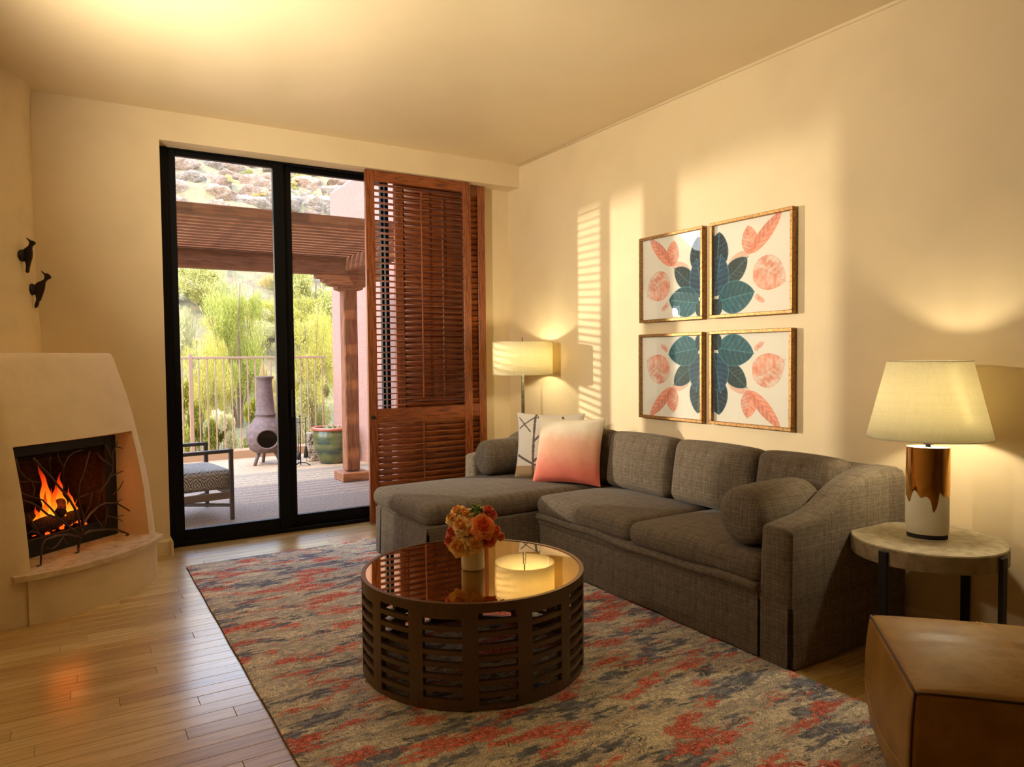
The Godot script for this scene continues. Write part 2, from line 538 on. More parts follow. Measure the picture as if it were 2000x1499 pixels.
# added lamps, both out of view: a strobe stand-in and a fill light
func lights_off_frame() -> void:
	# floodlight added in place of an unseen strobe: its beam comes in low through the door and draws the louvers on the right wall
	var at := Vector3(-2.9, 2.16, -10.0)
	var aim := Vector3(3.0, 1.40, -4.45)
	var t := thing("strobe_floodlight", "black floodlight on a tall pole, added in place of a strobe at the far end of the patio", "floodlight", Vector3(at.x, GY, at.z))
	var st := S(true)
	tube(st, [Vector3(0, 0.02, 0), Vector3(0, 2.1, 0)], [0.03, 0.025], 10)
	obj("pole", st, M.iron, t)
	st = S()
	cbox(st, Vector3(0, 0.015, 0), Vector3(0.4, 0.03, 0.4), 0.005)
	obj("base", st, M.iron, t)
	var d := (aim - at).normalized()
	var b := Basis.looking_at(d, Vector3.UP)
	st = S()
	cbox(st, Vector3(0, 0, 0.06), Vector3(0.26, 0.26, 0.1), 0.01)
	obj("housing", st, M.iron, t, at - t.position, b)
	st = S()
	cbox(st, Vector3(0, 0, -0.0), Vector3(0.22, 0.22, 0.01), 0.003)
	var glow := mat(Color(1, 1, 1), 0.4)
	glow.emission_enabled = true
	glow.emission = Color(1, 0.95, 0.85)
	glow.emission_energy_multiplier = 2.0
	obj("lamp_lens", st, glow, t, at - t.position, b)
	var sp := SpotLight3D.new()
	sp.name = "strobe_beam"
	t.add_child(sp)
	sp.transform = Transform3D(b, at - t.position + d * 0.03)
	sp.light_color = Color(1.0, 0.95, 0.86)
	sp.light_energy = 85.0
	sp.light_size = 0.06
	sp.spot_angle = 15.0
	sp.spot_angle_attenuation = 1.0
	sp.spot_range = 30.0
	sp.spot_attenuation = 2.0
	sp.shadow_enabled = true
	# unseen fill lamp added as a sconce: washes the ceiling and upper sofa wall
	var p := Vector3(XL, 1.80, -3.15)
	var l := thing("added_fill_sconce", "bronze sconce added as an unseen fill lamp on the left wall near the fireplace", "lamp", p)
	st = S()
	cbox(st, Vector3(0.01, 0, 0), Vector3(0.02, 0.22, 0.12), 0.004)
	obj("backplate", st, M.bronze, l)
	st = S(true)
	tube(st, [Vector3(0.02, -0.04, 0), Vector3(0.08, -0.05, 0), Vector3(0.11, 0.0, 0)], [0.008], 8)
	obj("bracket", st, M.bronze, l)
	var sb := Basis(Vector3.BACK, -0.55)
	st = S(true)
	lathe(st, [Vector2(0, 0.0), Vector2(0.05, 0.01), Vector2(0.08, 0.05), Vector2(0.09, 0.10), Vector2(0.086, 0.10), Vector2(0.075, 0.052), Vector2(0.045, 0.016), Vector2(0, 0.006)], 28, Vector3(0.11, 0, 0), sb)
	obj("lamp_bowl", st, M.bronze, l)
	st = S(true)
	lathe(st, [Vector2(0, 0.02), Vector2(0.025, 0.03), Vector2(0.025, 0.055), Vector2(0, 0.065)], 16, Vector3(0.11, 0, 0), sb)
	var glow2 := mat(Color(1, 1, 1), 0.4)
	glow2.emission_enabled = true
	glow2.emission = Color(1, 0.93, 0.8)
	glow2.emission_energy_multiplier = 3.0
	obj("lamp_bulb", st, glow2, l)
	var up := SpotLight3D.new()
	up.name = "added_fill_light"
	l.add_child(up)
	var from := Vector3(0.11, 0, 0) + sb * Vector3(0, 0.105, 0)
	up.transform = Transform3D(Basis.looking_at((Vector3(1.86, 2.68, -3.88) - p - from).normalized(), Vector3.UP), from)
	up.light_color = Color(1.0, 0.96, 0.88)
	up.light_energy = 10.6
	up.light_size = 0.08
	up.spot_angle = 66.0
	up.spot_angle_attenuation = 1.0
	up.spot_range = 14.0
	up.spot_attenuation = 2.0
	up.shadow_enabled = true

# ------------------------------------------------------------------ the room
func room() -> void:
	var st := S()
	box(st, Vector3(XL - 0.2, -0.14, ZB), Vector3(XR + 0.2, -0.021, ZF + 0.2))
	var fl := structure("floor", st, M.floor_base, "pale oak plank floor with a glossy finish", "floor")
	# planks run along x; those in view are pieces of their own
	var w := 0.083
	var meshes := {}
	var z := ZB
	var row := 0
	while z < -1.35:
		var x := XL - rng.randf() * 0.9
		while x < XR:
			var ln: float = [0.62, 0.85, 1.1, 1.4, 1.8][rng.randi() % 5]
			var x0 := maxf(x, XL)
			var x1 := minf(x + ln, XR)
			if x1 - x0 > 0.02:
				var lk := snappedf(x1 - x0, 0.001)
				if not meshes.has(lk):
					var sp := S()
					cbox(sp, Vector3.ZERO, Vector3(lk - 0.0012, 0.021, w - 0.0012), 0.0012)
					meshes[lk] = fin(sp)
				inst("plank", meshes[lk], M.planks[rng.randi() % 6], fl, Vector3((x0 + x1) * 0.5, -0.0105 + rng.randf_range(-0.0003, 0.0003), z + w * 0.5))
			x += ln
		z += w
		row += 1
	st = S()
	box(st, Vector3(XL, -0.021, z), Vector3(XR, 0.0, ZF))
	var rest := obj("plank_field", st, M.planks[0], fl)
	tag(rest, "", "", "", "stuff")
	st = S()
	box(st, Vector3(XL - 0.2, HC, ZB - 0.15), Vector3(XR + 0.2, HC + 0.25, ZF + 0.2))
	structure("ceiling", st, M.ceiling, "cream satin painted ceiling", "ceiling")
	# door wall: left part, header and recessed right part
	st = S()
	box(st, Vector3(XL - 0.2, 0, ZB - 0.15), Vector3(0.56, HC + 0.02, ZA))
	structure("wall_back", st, M.wall, "cream plaster wall between the fireplace and the glass door", "wall")
	st = S()
	box(st, Vector3(0.56, 2.847, ZB - 0.15), Vector3(XR, HC + 0.02, ZA))
	structure("wall_header", st, M.wall, "cream plaster header above the glass door and shutters", "wall")
	st = S()
	box(st, Vector3(3.12, 0, ZB - 0.15), Vector3(XR + 0.2, 2.86, ZB))
	structure("wall_recess", st, M.wall, "narrow recessed cream wall to the right of the shutters", "wall")
	st = S()
	box(st, Vector3(XR, 0, ZB - 0.15), Vector3(XR + 0.2, HC + 0.05, ZF + 0.2))
	structure("wall_right", st, M.wall, "long cream plaster wall behind the sofa", "wall")
	st = S()
	box(st, Vector3(XL - 0.2, 0, ZA - 0.1), Vector3(XL, HC + 0.05, ZF + 0.2))
	structure("wall_left", st, M.wall, "cream plaster wall on the fireplace side", "wall")
	st = S()
	box(st, Vector3(XL - 0.1, 0, ZF), Vector3(XR + 0.1, HC + 0.05, ZF + 0.2))
	structure("wall_front", st, M.wall, "cream plaster wall facing the glass door", "wall")
	# cove bead along the ceiling
	st = S(true)
	tube(st, [Vector3(XR - 0.004, HC - 0.004, ZA), Vector3(XR - 0.004, HC - 0.004, ZF)], [0.012], 8)
	structure("trim_1", st, M.wall, "thin rounded plaster bead between ceiling and sofa wall", "trim")
	# baseboards
	st = S()
	var prof := PackedVector2Array([Vector2(0, 0), Vector2(0.016, 0), Vector2(0.016, 0.095), Vector2(0.006, 0.112), Vector2(0, 0.112)])
	extrude(st, prof, 0.13, Transform3D(Basis(Vector3(0, 0, 1), Vector3.UP, Vector3(-1, 0, 0)), Vector3(0.495, 0, ZA)))
	extrude(st, prof, ZA - ZB + 0.03, Transform3D(Basis(Vector3(1, 0, 0), Vector3.UP, Vector3(0, 0, 1)), Vector3(0.56, 0, (ZA + 0.016 + ZA - 0.15) * 0.5)))
	structure("baseboard_back", st, M.trim, "cream baseboard at the foot of the wall by the door", "baseboard")
	st = S()
	extrude(st, prof, ZF - ZA + 0.15, Transform3D(Basis(Vector3(-1, 0, 0), Vector3.UP, Vector3(0, 0, -1)), Vector3(XR, 0, (ZF + ZA - 0.15) * 0.5)))
	structure("baseboard_right", st, M.trim, "cream baseboard along the sofa wall", "baseboard")

# ------------------------------------------------------------------ glass door
func sliding_door() -> void:
	var d := thing("door_1", "black framed sliding glass door opening to the patio", "glass door", Vector3(1.8, 0, -5.7))
	d.set_meta("kind", "structure")
	var z0 := -5.64
	var z1 := -5.76
	var st := S()
	box(st, Vector3(0.56, 2.835, z1), Vector3(3.12, 2.93, z0 + 0.01), 0.003)
	world_part("head_rail", st, M.black, d)
	st = S()
	box(st, Vector3(0.56, -0.02, z1), Vector3(3.12, 0.03, z0), 0.003)
	world_part("sill", st, M.black, d)
	for x in [0.56, 3.06]:
		st = S()
		box(st, Vector3(x, 0.0, z1), Vector3(x + 0.06, 2.86, z0 + 0.02), 0.003)
		world_part("jamb", st, M.black, d)
	var spans := [[0.60, 1.43, 0.0, 0.078, 0.078], [1.40, 2.264, -0.05, 0.10, 0.03], [2.25, 3.08, -0.0, 0.03, 0.078]]
	for s in spans:
		var a: float = s[0]
		var b: float = s[1]
		var zf: float = z0 - 0.005 + s[2]
		var leaf := Node3D.new()
		leaf.name = "door_panel"
		d.add_child(leaf, true)
		leaf.position = -d.position
		var sw: float = s[3]
		var se: float = s[4]
		for x in [[a, a + sw], [b - se, b]]:
			st = S()
			box(st, Vector3(x[0], 0.03, zf - 0.045), Vector3(x[1], 2.845, zf), 0.003)
			obj("stile", st, M.black, leaf)
		st = S()
		box(st, Vector3(a + sw, 0.03, zf - 0.045), Vector3(b - se, 0.118, zf), 0.003)
		obj("bottom_rail", st, M.black, leaf)
		st = S()
		box(st, Vector3(a + sw, 2.80, zf - 0.045), Vector3(b - se, 2.845, zf), 0.003)
		obj("top_rail", st, M.black, leaf)
		st = S()
		var zp := zf - 0.022
		quad(st, Vector3(a + sw - 0.01, 0.11, zp), Vector3(b - se + 0.01, 0.11, zp), Vector3(b - se + 0.01, 2.81, zp), Vector3(a + sw - 0.01, 2.81, zp))
		obj("pane", st, M.glass, leaf)
	st = S()
	cbox(st, Vector3(1.47, 1.0, z0 - 0.045), Vector3(0.018, 0.22, 0.02), 0.004)
	world_part("handle", st, M.black_soft, d)

# ------------------------------------------------------------------ shutters
func shutter(label: String, x0: float, x1: float, z: float, open_top: bool, knob: bool) -> Node3D:
	var t := thing("louvered_shutter", label, "shutter", Vector3((x0 + x1) * 0.5, 0.012, z), Basis(), "sliding wood shutters")
	var w := x1 - x0
	var hw := w * 0.5
	var sw := 0.075
	var top := 2.832
	var st := S()
	for s in [-1, 1]:
		st = S()
		cbox(st, Vector3(s * (hw - sw * 0.5), top * 0.5, 0), Vector3(sw, top, 0.036), 0.003)
		obj("stile", st, M.shutter_v, t)
	for r in [[0.0, 0.14], [0.815, 0.925], [2.745, top]]:
		st = S()
		cbox(st, Vector3(0, (r[0] + r[1]) * 0.5, 0), Vector3(w - 2 * sw, r[1] - r[0], 0.032), 0.003)
		obj("rail", st, M.shutter_h, t)
	var sl := w - 2 * sw
	var sm := S(true)
	# elliptical louver section
	var ring := []
	for k in 10:
		var a := TAU * k / 10
		ring.append(Vector2(0.0265 * cos(a), 0.0048 * sin(a)))
	tube_section(sm, ring, sl * 0.5 - 0.001)
	var louver := fin(sm)
	var mats := [M.shutter_h, M.shutter_h2, M.shutter_h3]
	var n := 38
	for k in n:
		var y := 0.925 + (k + 0.5) * (2.745 - 0.925) / n
		var tilt := deg_to_rad(-6.0 + rng.randf_range(-1.2, 1.2)) if open_top else deg_to_rad(-68.0 + rng.randf_range(-1.5, 1.5))
		inst("louver", louver, mats[rng.randi() % 3], t, Vector3(0, y, 0), Basis(Vector3.RIGHT, tilt))
	n = 14
	for k in n:
		var y := 0.14 + (k + 0.5) * (0.815 - 0.14) / n
		inst("louver", louver, mats[rng.randi() % 3], t, Vector3(0, y, 0), Basis(Vector3.RIGHT, deg_to_rad(-66.0 + rng.randf_range(-2.0, 2.0))))
	for r in [[1.0, 2.70], [0.17, 0.80]]:
		st = S()
		cbox(st, Vector3(0, (r[0] + r[1]) * 0.5, 0.034 if r[0] > 0.5 else 0.026), Vector3(0.012, r[1] - r[0], 0.010), 0.003)
		obj("tilt_rod", st, M.shutter_v, t)
	if knob:
		st = S(true)
		lathe(st, [Vector2(0, 0), Vector2(0.016, 0), Vector2(0.016, 0.004), Vector2(0.007, 0.008), Vector2(0.012, 0.018), Vector2(0.010, 0.026), Vector2(0, 0.028)], 16, Vector3(-hw + 0.036, 0.86, 0.018), Basis(Vector3.RIGHT, PI / 2))
		obj("knob", st, M.iron, t)
	return t

func tube_section(st: SurfaceTool, ring: Array, hx: float) -> void:
	var n := ring.size()
	for k in n:
		var p: Vector2 = ring[k]
		var q: Vector2 = ring[(k + 1) % n]
		quad(st, Vector3(-hx, p.y, p.x), Vector3(-hx, q.y, q.x), Vector3(hx, q.y, q.x), Vector3(hx, p.y, p.x))
		tri(st, Vector3(hx, 0, 0), Vector3(hx, p.y, p.x), Vector3(hx, q.y, q.x))
		tri(st, Vector3(-hx, 0, 0), Vector3(-hx, q.y, q.x), Vector3(-hx, p.y, p.x))

func shutters() -> void:
	shutter("tall cherry wood louvered shutter with open upper slats and a small round knob", 2.03, 2.972, -5.515, true, true)
	shutter("cherry wood louvered shutter with closed slats, slid behind the open one", 2.305, 3.155, -5.590, false, false)

# ------------------------------------------------------------------ corner fireplace
func fp_inset(v: float) -> float:
	var k := [[0.0, 0.0], [0.265, 0.0], [0.40, 0.012], [0.55, 0.028], [0.67, 0.047], [0.80, 0.075], [0.91, 0.10], [1.0, 0.12], [1.1, 0.147], [1.2, 0.178], [1.3, 0.212], [1.36, 0.234], [1.385, 0.248], [1.395, 0.262]]
	for i in k.size() - 1:
		if v <= k[i + 1][0]:
			return lerpf(k[i][1], k[i + 1][1], (v - k[i][0]) / (k[i + 1][0] - k[i][0]))
	return k[-1][1]

func fireplace() -> void:
	var t := thing("fireplace", "cream plaster corner fireplace with a rounded hood and stone hearth", "fireplace", Vector3(-0.1, 0, -4.95))
	var pts := []   # plan points and outward directions
	var nd := Vector2(0.68, 0.733)
	pts.append([Vector2(XL, -4.385), Vector2(0, 1)])
	pts.append([Vector2(-0.40, -4.385), Vector2(0.25, 0.968)])
	pts.append([Vector2(-0.28, -4.386), Vector2(0.45, 0.893)])
	pts.append([Vector2(-0.235, -4.391), Vector2(0.55, 0.835)])
	var l := Vector2(-0.20, -4.408)
	var r := Vector2(0.392, -4.985)
	var nn := 12
	for k in nn + 1:
		var f := float(k) / nn
		var n := Vector2(0.62, 0.785).lerp(Vector2(0.74, 0.67), f).normalized()
		pts.append([l.lerp(r, f) + nd * 0.03 * (1.0 - pow(2.0 * f - 1.0, 2.0)), n])
	pts.append([Vector2(0.418, -5.020), Vector2(0.78, 0.626)])
	pts.append([Vector2(0.432, -5.065), Vector2(0.84, 0.543)])
	pts.append([Vector2(0.436, -5.15), Vector2(0.90, 0.436)])
	pts.append([Vector2(0.435, ZA), Vector2(1, 0)])
	var i0 := 4
	var i1 := 4 + nn
	var rows := [0.0, 0.14, 0.265, 0.40, 0.55, 0.67, 0.80, 0.91, 0.925, 1.0, 1.1, 1.2, 1.3, 1.36, 1.385, 1.395]
	var at := func(i: int, v: float) -> Vector3:
		var n: Vector2 = pts[i][1]
		var p: Vector2 = pts[i][0] - n * fp_inset(v)
		return Vector3(maxf(p.x, XL - 0.01), v, maxf(p.y, ZA - 0.01))
	var st := S(true)
	for j in rows.size() - 1:
		for i in pts.size() - 1:
			var hole: bool = i >= i0 and i < i1 and rows[j] >= 0.264 and rows[j] < 0.909
			if not hole:
				quad(st, at.call(i, rows[j]), at.call(i + 1, rows[j]), at.call(i + 1, rows[j + 1]), at.call(i, rows[j + 1]))
	# shelf on top
	st.set_smooth_group(-1)
	var mid := Vector3(XL, 1.398, ZA)
	for i in pts.size() - 1:
		tri(st, at.call(i, 1.395), at.call(i + 1, 1.395), mid)
	# reveals of the fire opening
	st.set_smooth_group(1)
	var gl := Vector2(-0.372, -4.617)
	var gr := Vector2(0.215, -5.12)
	for j in rows.size() - 1:
		if rows[j] >= 0.264 and rows[j] < 0.909:
			var v0: float = rows[j]
			var v1: float = rows[j + 1]
			for k in 3:
				var fa := k / 3.0
				var fb := (k + 1) / 3.0
				var la0: Vector3 = at.call(i0, v0).lerp(Vector3(gl.x, v0, gl.y), fa)
				var lb0: Vector3 = at.call(i0, v0).lerp(Vector3(gl.x, v0, gl.y), fb)
				var la1: Vector3 = at.call(i0, v1).lerp(Vector3(gl.x, v1, gl.y), fa)
				var lb1: Vector3 = at.call(i0, v1).lerp(Vector3(gl.x, v1, gl.y), fb)
				quad(st, la0, lb0, lb1, la1)
				var ra0: Vector3 = at.call(i1, v0).lerp(Vector3(gr.x, v0, gr.y), fa)
				var rb0: Vector3 = at.call(i1, v0).lerp(Vector3(gr.x, v0, gr.y), fb)
				var ra1: Vector3 = at.call(i1, v1).lerp(Vector3(gr.x, v1, gr.y), fa)
				var rb1: Vector3 = at.call(i1, v1).lerp(Vector3(gr.x, v1, gr.y), fb)
				quad(st, ra0, ra1, rb1, rb0)
	for i in range(i0, i1):
		var f0 := float(i - i0) / nn
		var f1 := float(i + 1 - i0) / nn
		var b0 := gl.lerp(gr, f0)
		var b1 := gl.lerp(gr, f1)
		quad(st, at.call(i, 0.91), at.call(i + 1, 0.91), Vector3(b1.x, 0.885, b1.y), Vector3(b0.x, 0.885, b0.y))
	world_part("hood", st, M.fire_plaster, t)
	# chimney column, a quarter round in the corner
	st = S(true)
	var col := func(u: float, v: float) -> Vector3:
		var a := PI / 2 * u
		var rr := 0.452 + 0.03 * pow(1.0 - v, 6.0) + 0.012 * pow(v, 30.0)
		return Vector3(XL + rr * cos(a), 1.39 + (HC - 1.385) * v, ZA + rr * sin(a))
	surf(st, col, 24, 20, true)
	world_part("chimney_column", st, M.fire_plaster, t)
	# hearth: bowed base and stone slab
	var arc := func(f: float, grow: float) -> Vector2:
		var a := Vector2(-0.212, -4.388)
		var b := Vector2(0.430, -4.93)
		var n := Vector2(0.645, 0.764)
		return a.lerp(b, f) + n * (0.115 * (1.0 - pow(absf(2.0 * f - 1.0), 2.2)) + grow) + (b - a).normalized() * grow * (2.0 * f - 1.0)
	st = S(true)
	for k in 20:
		var a: Vector2 = arc.call(k / 20.0, 0.0)
		var b: Vector2 = arc.call((k + 1) / 20.0, 0.0)
		quad(st, Vector3(a.x, 0, a.y), Vector3(b.x, 0, b.y), Vector3(b.x, 0.24, b.y), Vector3(a.x, 0.24, a.y))
	var e0: Vector2 = arc.call(0.0, 0.0)
	var e1: Vector2 = arc.call(1.0, 0.0)
	st.set_smooth_group(-1)
	quad(st, Vector3(e1.x, 0, e1.y), Vector3(e1.x - 0.01, 0, e1.y - 0.2), Vector3(e1.x - 0.01, 0.24, e1.y - 0.2), Vector3(e1.x, 0.24, e1.y))
	quad(st, Vector3(e0.x - 0.02, 0, e0.y - 0.1), Vector3(e0.x, 0, e0.y), Vector3(e0.x, 0.24, e0.y), Vector3(e0.x - 0.02, 0.24, e0.y - 0.1))
	world_part("hearth_base", st, M.fire_plaster, t)
	st = S()
	var outl := PackedVector2Array()
	for k in 25:
		var a: Vector2 = arc.call(k / 24.0, 0.028)
		outl.append(Vector2(a.x, -a.y))
	outl.append(Vector2(0.405, 5.06))
	outl.append(Vector2(gr.x + 0.0, -gr.y + 0.02))
	outl.append(Vector2(gl.x, -gl.y + 0.02))
	outl.append(Vector2(-0.29, 4.40))
	outl.append(Vector2(-0.265, 4.352))
	extrude(st, outl, 0.028, Transform3D(Basis(Vector3.RIGHT, Vector3(0, 0, -1), Vector3.UP), Vector3(0, 0.252, 0)))
	var slab := world_part("hearth_slab", st, M.hearth, t)
	slab.set_meta("label", "pale stone hearth slab with a curved front")
	# firebox behind the metal face
	var o := Vector3((gl.x + gr.x) * 0.5, 0.266, (gl.y + gr.y) * 0.5)
	var dx := Vector3(gr.x - gl.x, 0, gr.y - gl.y).normalized()
	var dz := Vector3(-dx.z, 0, dx.x)
	var fb := Basis(dx, Vector3.UP, dz)
	var hw := gl.distance_to(gr) * 0.5
	var box_ := Node3D.new()
	box_.name = "firebox"
	t.add_child(box_)
	box_.transform = Transform3D(fb, o - t.position)
	st = S()
	var x0 := -hw + 0.03
	var x1 := hw - 0.03
	quad(st, Vector3(x0 + 0.1, 0.0, -0.36), Vector3(x1 - 0.1, 0.0, -0.36), Vector3(x1 - 0.1, 0.62, -0.36), Vector3(x0 + 0.1, 0.62, -0.36))
	quad(st, Vector3(x0, 0, 0), Vector3(x0 + 0.1, 0, -0.36), Vector3(x0 + 0.1, 0.62, -0.36), Vector3(x0, 0.62, 0))
	quad(st, Vector3(x1 - 0.1, 0, -0.36), Vector3(x1, 0, 0), Vector3(x1, 0.62, 0), Vector3(x1 - 0.1, 0.62, -0.36))
	quad(st, Vector3(x0, 0.62, 0), Vector3(x0 + 0.1, 0.62, -0.36), Vector3(x1 - 0.1, 0.62, -0.36), Vector3(x1, 0.62, 0))
	quad(st, Vector3(x0, 0.02, 0), Vector3(x1, 0.02, 0), Vector3(x1 - 0.1, 0.02, -0.36), Vector3(x0 + 0.1, 0.02, -0.36))
	obj("lining", st, M.firebrick, box_)
	st = S()
	cbox(st, Vector3(0, 0.595, 0), Vector3(2 * hw + 0.04, 0.06, 0.03), 0.003)
	obj("top_grille", st, M.black_soft, box_)
	for k in 3:
		st = S()
		cbox(st, Vector3(0, 0.555 - 0.0 * k + 0.012 * k - 0.02, 0.004), Vector3(2 * hw - 0.1, 0.005, 0.02), 0.001)
		obj("slat", st, M.black, box_)
	st = S()
	cbox(st, Vector3(0, 0.05, 0), Vector3(2 * hw + 0.04, 0.10, 0.03), 0.003)
	obj("bottom_grille", st, M.black_soft, box_)
	for s in [-1, 1]:
		st = S()
		cbox(st, Vector3(s * (hw - 0.035), 0.31, 0.002), Vector3(0.085, 0.62, 0.03), 0.003)
		obj("side_plate", st, M.black_soft, box_)
	# fire: logs, embers and flames
	var fire := thing("burning_log", "glowing log lying at the front of the fire", "log", o + fb * Vector3(0.060, 0.135, -0.10), fb * Basis(Vector3.UP, 0.12), "logs in the fireplace")
	st = S(true)
	tube(st, [Vector3(-0.19, 0, 0), Vector3(-0.08, 0.01, 0.01), Vector3(0.06, -0.004, 0), Vector3(0.19, 0.012, -0.01)], [0.038, 0.045, 0.042, 0.036], 12)
	obj("bark", st, M.log, fire)
	var f2 := thing("burning_log", "charred log lying at the back of the fire", "log", o + fb * Vector3(0.110, 0.15, -0.22), fb * Basis(Vector3.UP, -0.2), "logs in the fireplace")
	st = S(true)
	tube(st, [Vector3(-0.17, 0, 0), Vector3(0, 0.012, 0), Vector3(0.18, 0, 0.01)], [0.045, 0.05, 0.042], 12)
	obj("bark", st, M.log, f2)
	var f3 := thing("burning_log", "short log crossing on top of the fire", "log", o + fb * Vector3(0.140, 0.215, -0.16), fb * Basis(Vector3.UP, 0.9), "logs in the fireplace")
	st = S(true)
	tube(st, [Vector3(-0.13, -0.02, 0), Vector3(0, 0.01, 0), Vector3(0.12, 0.03, 0.01)], [0.03, 0.034, 0.03], 12)
	obj("bark", st, M.log, f3)
	var g := thing("log_grate", "black iron grate holding the burning logs", "grate", o + fb * Vector3(0.08, 0.02, -0.16), fb)
	for k in 6:
		st = S()
		cbox(st, Vector3(-0.2 + 0.08 * k, 0.06, 0), Vector3(0.012, 0.012, 0.24), 0.002)
		obj("bar", st, M.iron, g)
	for s in [[-0.2, -0.1], [-0.2, 0.1], [0.2, -0.1], [0.2, 0.1]]:
		st = S()
		cbox(st, Vector3(s[0], 0.03, s[1]), Vector3(0.014, 0.06, 0.014), 0.002)
		obj("leg", st, M.iron, g)
	var em := mat(Color(0.3, 0.08, 0.02), 0.9)
	em.emission_enabled = true
	em.emission = Color(1.0, 0.36, 0.08)
	em.emission_energy_multiplier = 1.3
	# a flame is hottest low down: white gold, orange, then dark red at its tip
	var gr_f := Gradient.new()
	gr_f.offsets = PackedFloat32Array([0.0, 0.12, 0.42, 0.75, 1.0])
	gr_f.colors = PackedColorArray([Color(0.75, 0.20, 0.03), Color(1.0, 0.72, 0.22), Color(1.0, 0.50, 0.08), Color(0.85, 0.20, 0.03), Color(0.35, 0.05, 0.01)])
	var gt := GradientTexture2D.new()
	gt.gradient = gr_f
	gt.width = 8
	gt.height = 128
	gt.fill_from = Vector2(0, 1)
	gt.fill_to = Vector2(0, 0)
	var fo := mat(Color(0.25, 0.06, 0.01), 0.9)
	fo.emission_enabled = true
	fo.emission = Color.BLACK
	fo.emission_texture = gt
	fo.emission_energy_multiplier = 1.25
	var fl := thing("log_fire", "orange and yellow flames rising from the logs", "fire", o + fb * Vector3(0.09, 0.15, -0.15), fb)
	st = S(true)
	for k in 16:
		var c := Vector3(rng.randf_range(-0.18, 0.14), rng.randf_range(-0.06, -0.03), rng.randf_range(0.0, 0.10))
		lathe(st, [Vector2(0, -0.012), Vector2(0.014, -0.006), Vector2(0.013, 0.006), Vector2(0, 0.012)], 6, c)
	obj("ember_glow", st, em, fl)
	for s in [[-0.065, 0.0, 0.02, 0.34, 0.030, 0], [-0.035, -0.01, 0.05, 0.25, 0.024, 5], [-0.09, -0.02, 0.04, 0.20, 0.022, 2.2], [0.07, 0.01, -0.02, 0.26, 0.030, 1], [0.095, 0.0, 0.02, 0.18, 0.022, 3.1], [0.01, -0.01, -0.04, 0.19, 0.026, 2], [0.02, -0.02, 0.06, 0.11, 0.016, 4.3], [-0.13, -0.02, 0.03, 0.13, 0.020, 3], [0.135, -0.01, 0.02, 0.10, 0.016, 4]]:
		st = S(true)
		flame(st, Vector3(s[0], s[1], s[2]), s[3], s[4], s[5])
		obj("flame", st, fo, fl)
	var fire_light := OmniLight3D.new()
	fire_light.name = "fire_light"
	fl.add_child(fire_light)
	fire_light.position = Vector3(0, 0.14, 0.08)
	fire_light.light_color = Color(1.0, 0.45, 0.14)
	fire_light.light_energy = 0.035
	fire_light.light_size = 0.1
	fire_light.omni_range = 12.0
	fire_light.omni_attenuation = 2.0
	fire_light.shadow_enabled = true
	# twig fire screen standing on the hearth
	var sc := thing("fire_screen", "bronze fire screen of forged bare branches on the hearth", "fire screen", Vector3(0.05, 0.266, -4.77))
	var pl := Vector3(-0.164, 0.266, -4.533)
	var pn := Vector3(0.74, 0, 0.67)
	var lines := [
		[6.5, [740, 1165], [755, 1080], [770, 1000], [740, 880], [700, 780], [640, 680], [560, 590], [480, 490], [390, 400], [315, 315]],
		[5.5, [770, 1010], [790, 930], [850, 850], [930, 770], [1000, 740], [1100, 740], [1160, 775], [1225, 815]],
		[5.5, [755, 1040], [660, 970], [560, 890], [450, 850], [380, 790], [300, 740], [205, 715]],
		[5.0, [768, 985], [790, 880], [760, 780], [735, 690], [750, 560], [795, 440], [850, 250]],
		[6.0, [750, 1060], [640, 1040], [540, 1050], [430, 1085], [400, 1130], [388, 1240], [385, 1330]],
		[3.5, [430, 1080], [360, 1020], [300, 1005], [255, 1035]],
		[6.0, [785, 1040], [850, 1005], [980, 990], [1100, 990], [1180, 1020], [1215, 1062]],
		[4.0, [980, 985], [1000, 900], [1015, 800], [1005, 780]],
		[3.0, [1010, 860], [1090, 880], [1160, 912]],
		[3.0, [1085, 878], [1130, 862], [1172, 856]],
		[4.5, [930, 640], [1000, 560], [1060, 450], [1070, 350], [1060, 270], [1100, 200], [1110, 160]],
		[3.0, [1100, 210], [1170, 225]],
		[3.5, [1045, 490], [1110, 460], [1165, 435]],
		[3.5, [1050, 385], [960, 320], [915, 265]],
		[3.5, [1070, 660], [1130, 600], [1165, 530]],
		[3.5, [930, 770], [950, 640], [1000, 560]],
		[3.0, [1105, 740], [1130, 715], [1160, 705]],
		[4.0, [560, 885], [480, 790], [400, 710], [300, 680], [205, 650]],
		[3.0, [370, 545], [290, 535], [200, 540]],
		[3.5, [310, 680], [325, 620], [300, 540], [240, 500], [180, 430], [155, 320]],
		[3.5, [600, 1055], [540, 1140], [500, 1170], [435, 1170]],
		[2.5, [600, 1075], [620, 1105], [645, 1135]],
		[3.0, [995, 190], [1030, 260], [1065, 330]],
		[3.0, [600, 600], [600, 400], [640, 310], [700, 262], [780, 238]],
		[3.0, [355, 1010], [330, 960], [290, 900], [262, 840]],
		[3.0, [790, 880], [850, 760], [875, 640]],
		[3.0, [735, 700], [800, 665], [880, 640]],
		[2.5, [480, 490], [470, 380], [475, 290]],
		[2.5, [600, 400], [560, 330], [540, 270]],
		[3.0, [980, 985], [930, 910], [890, 850]],
	]
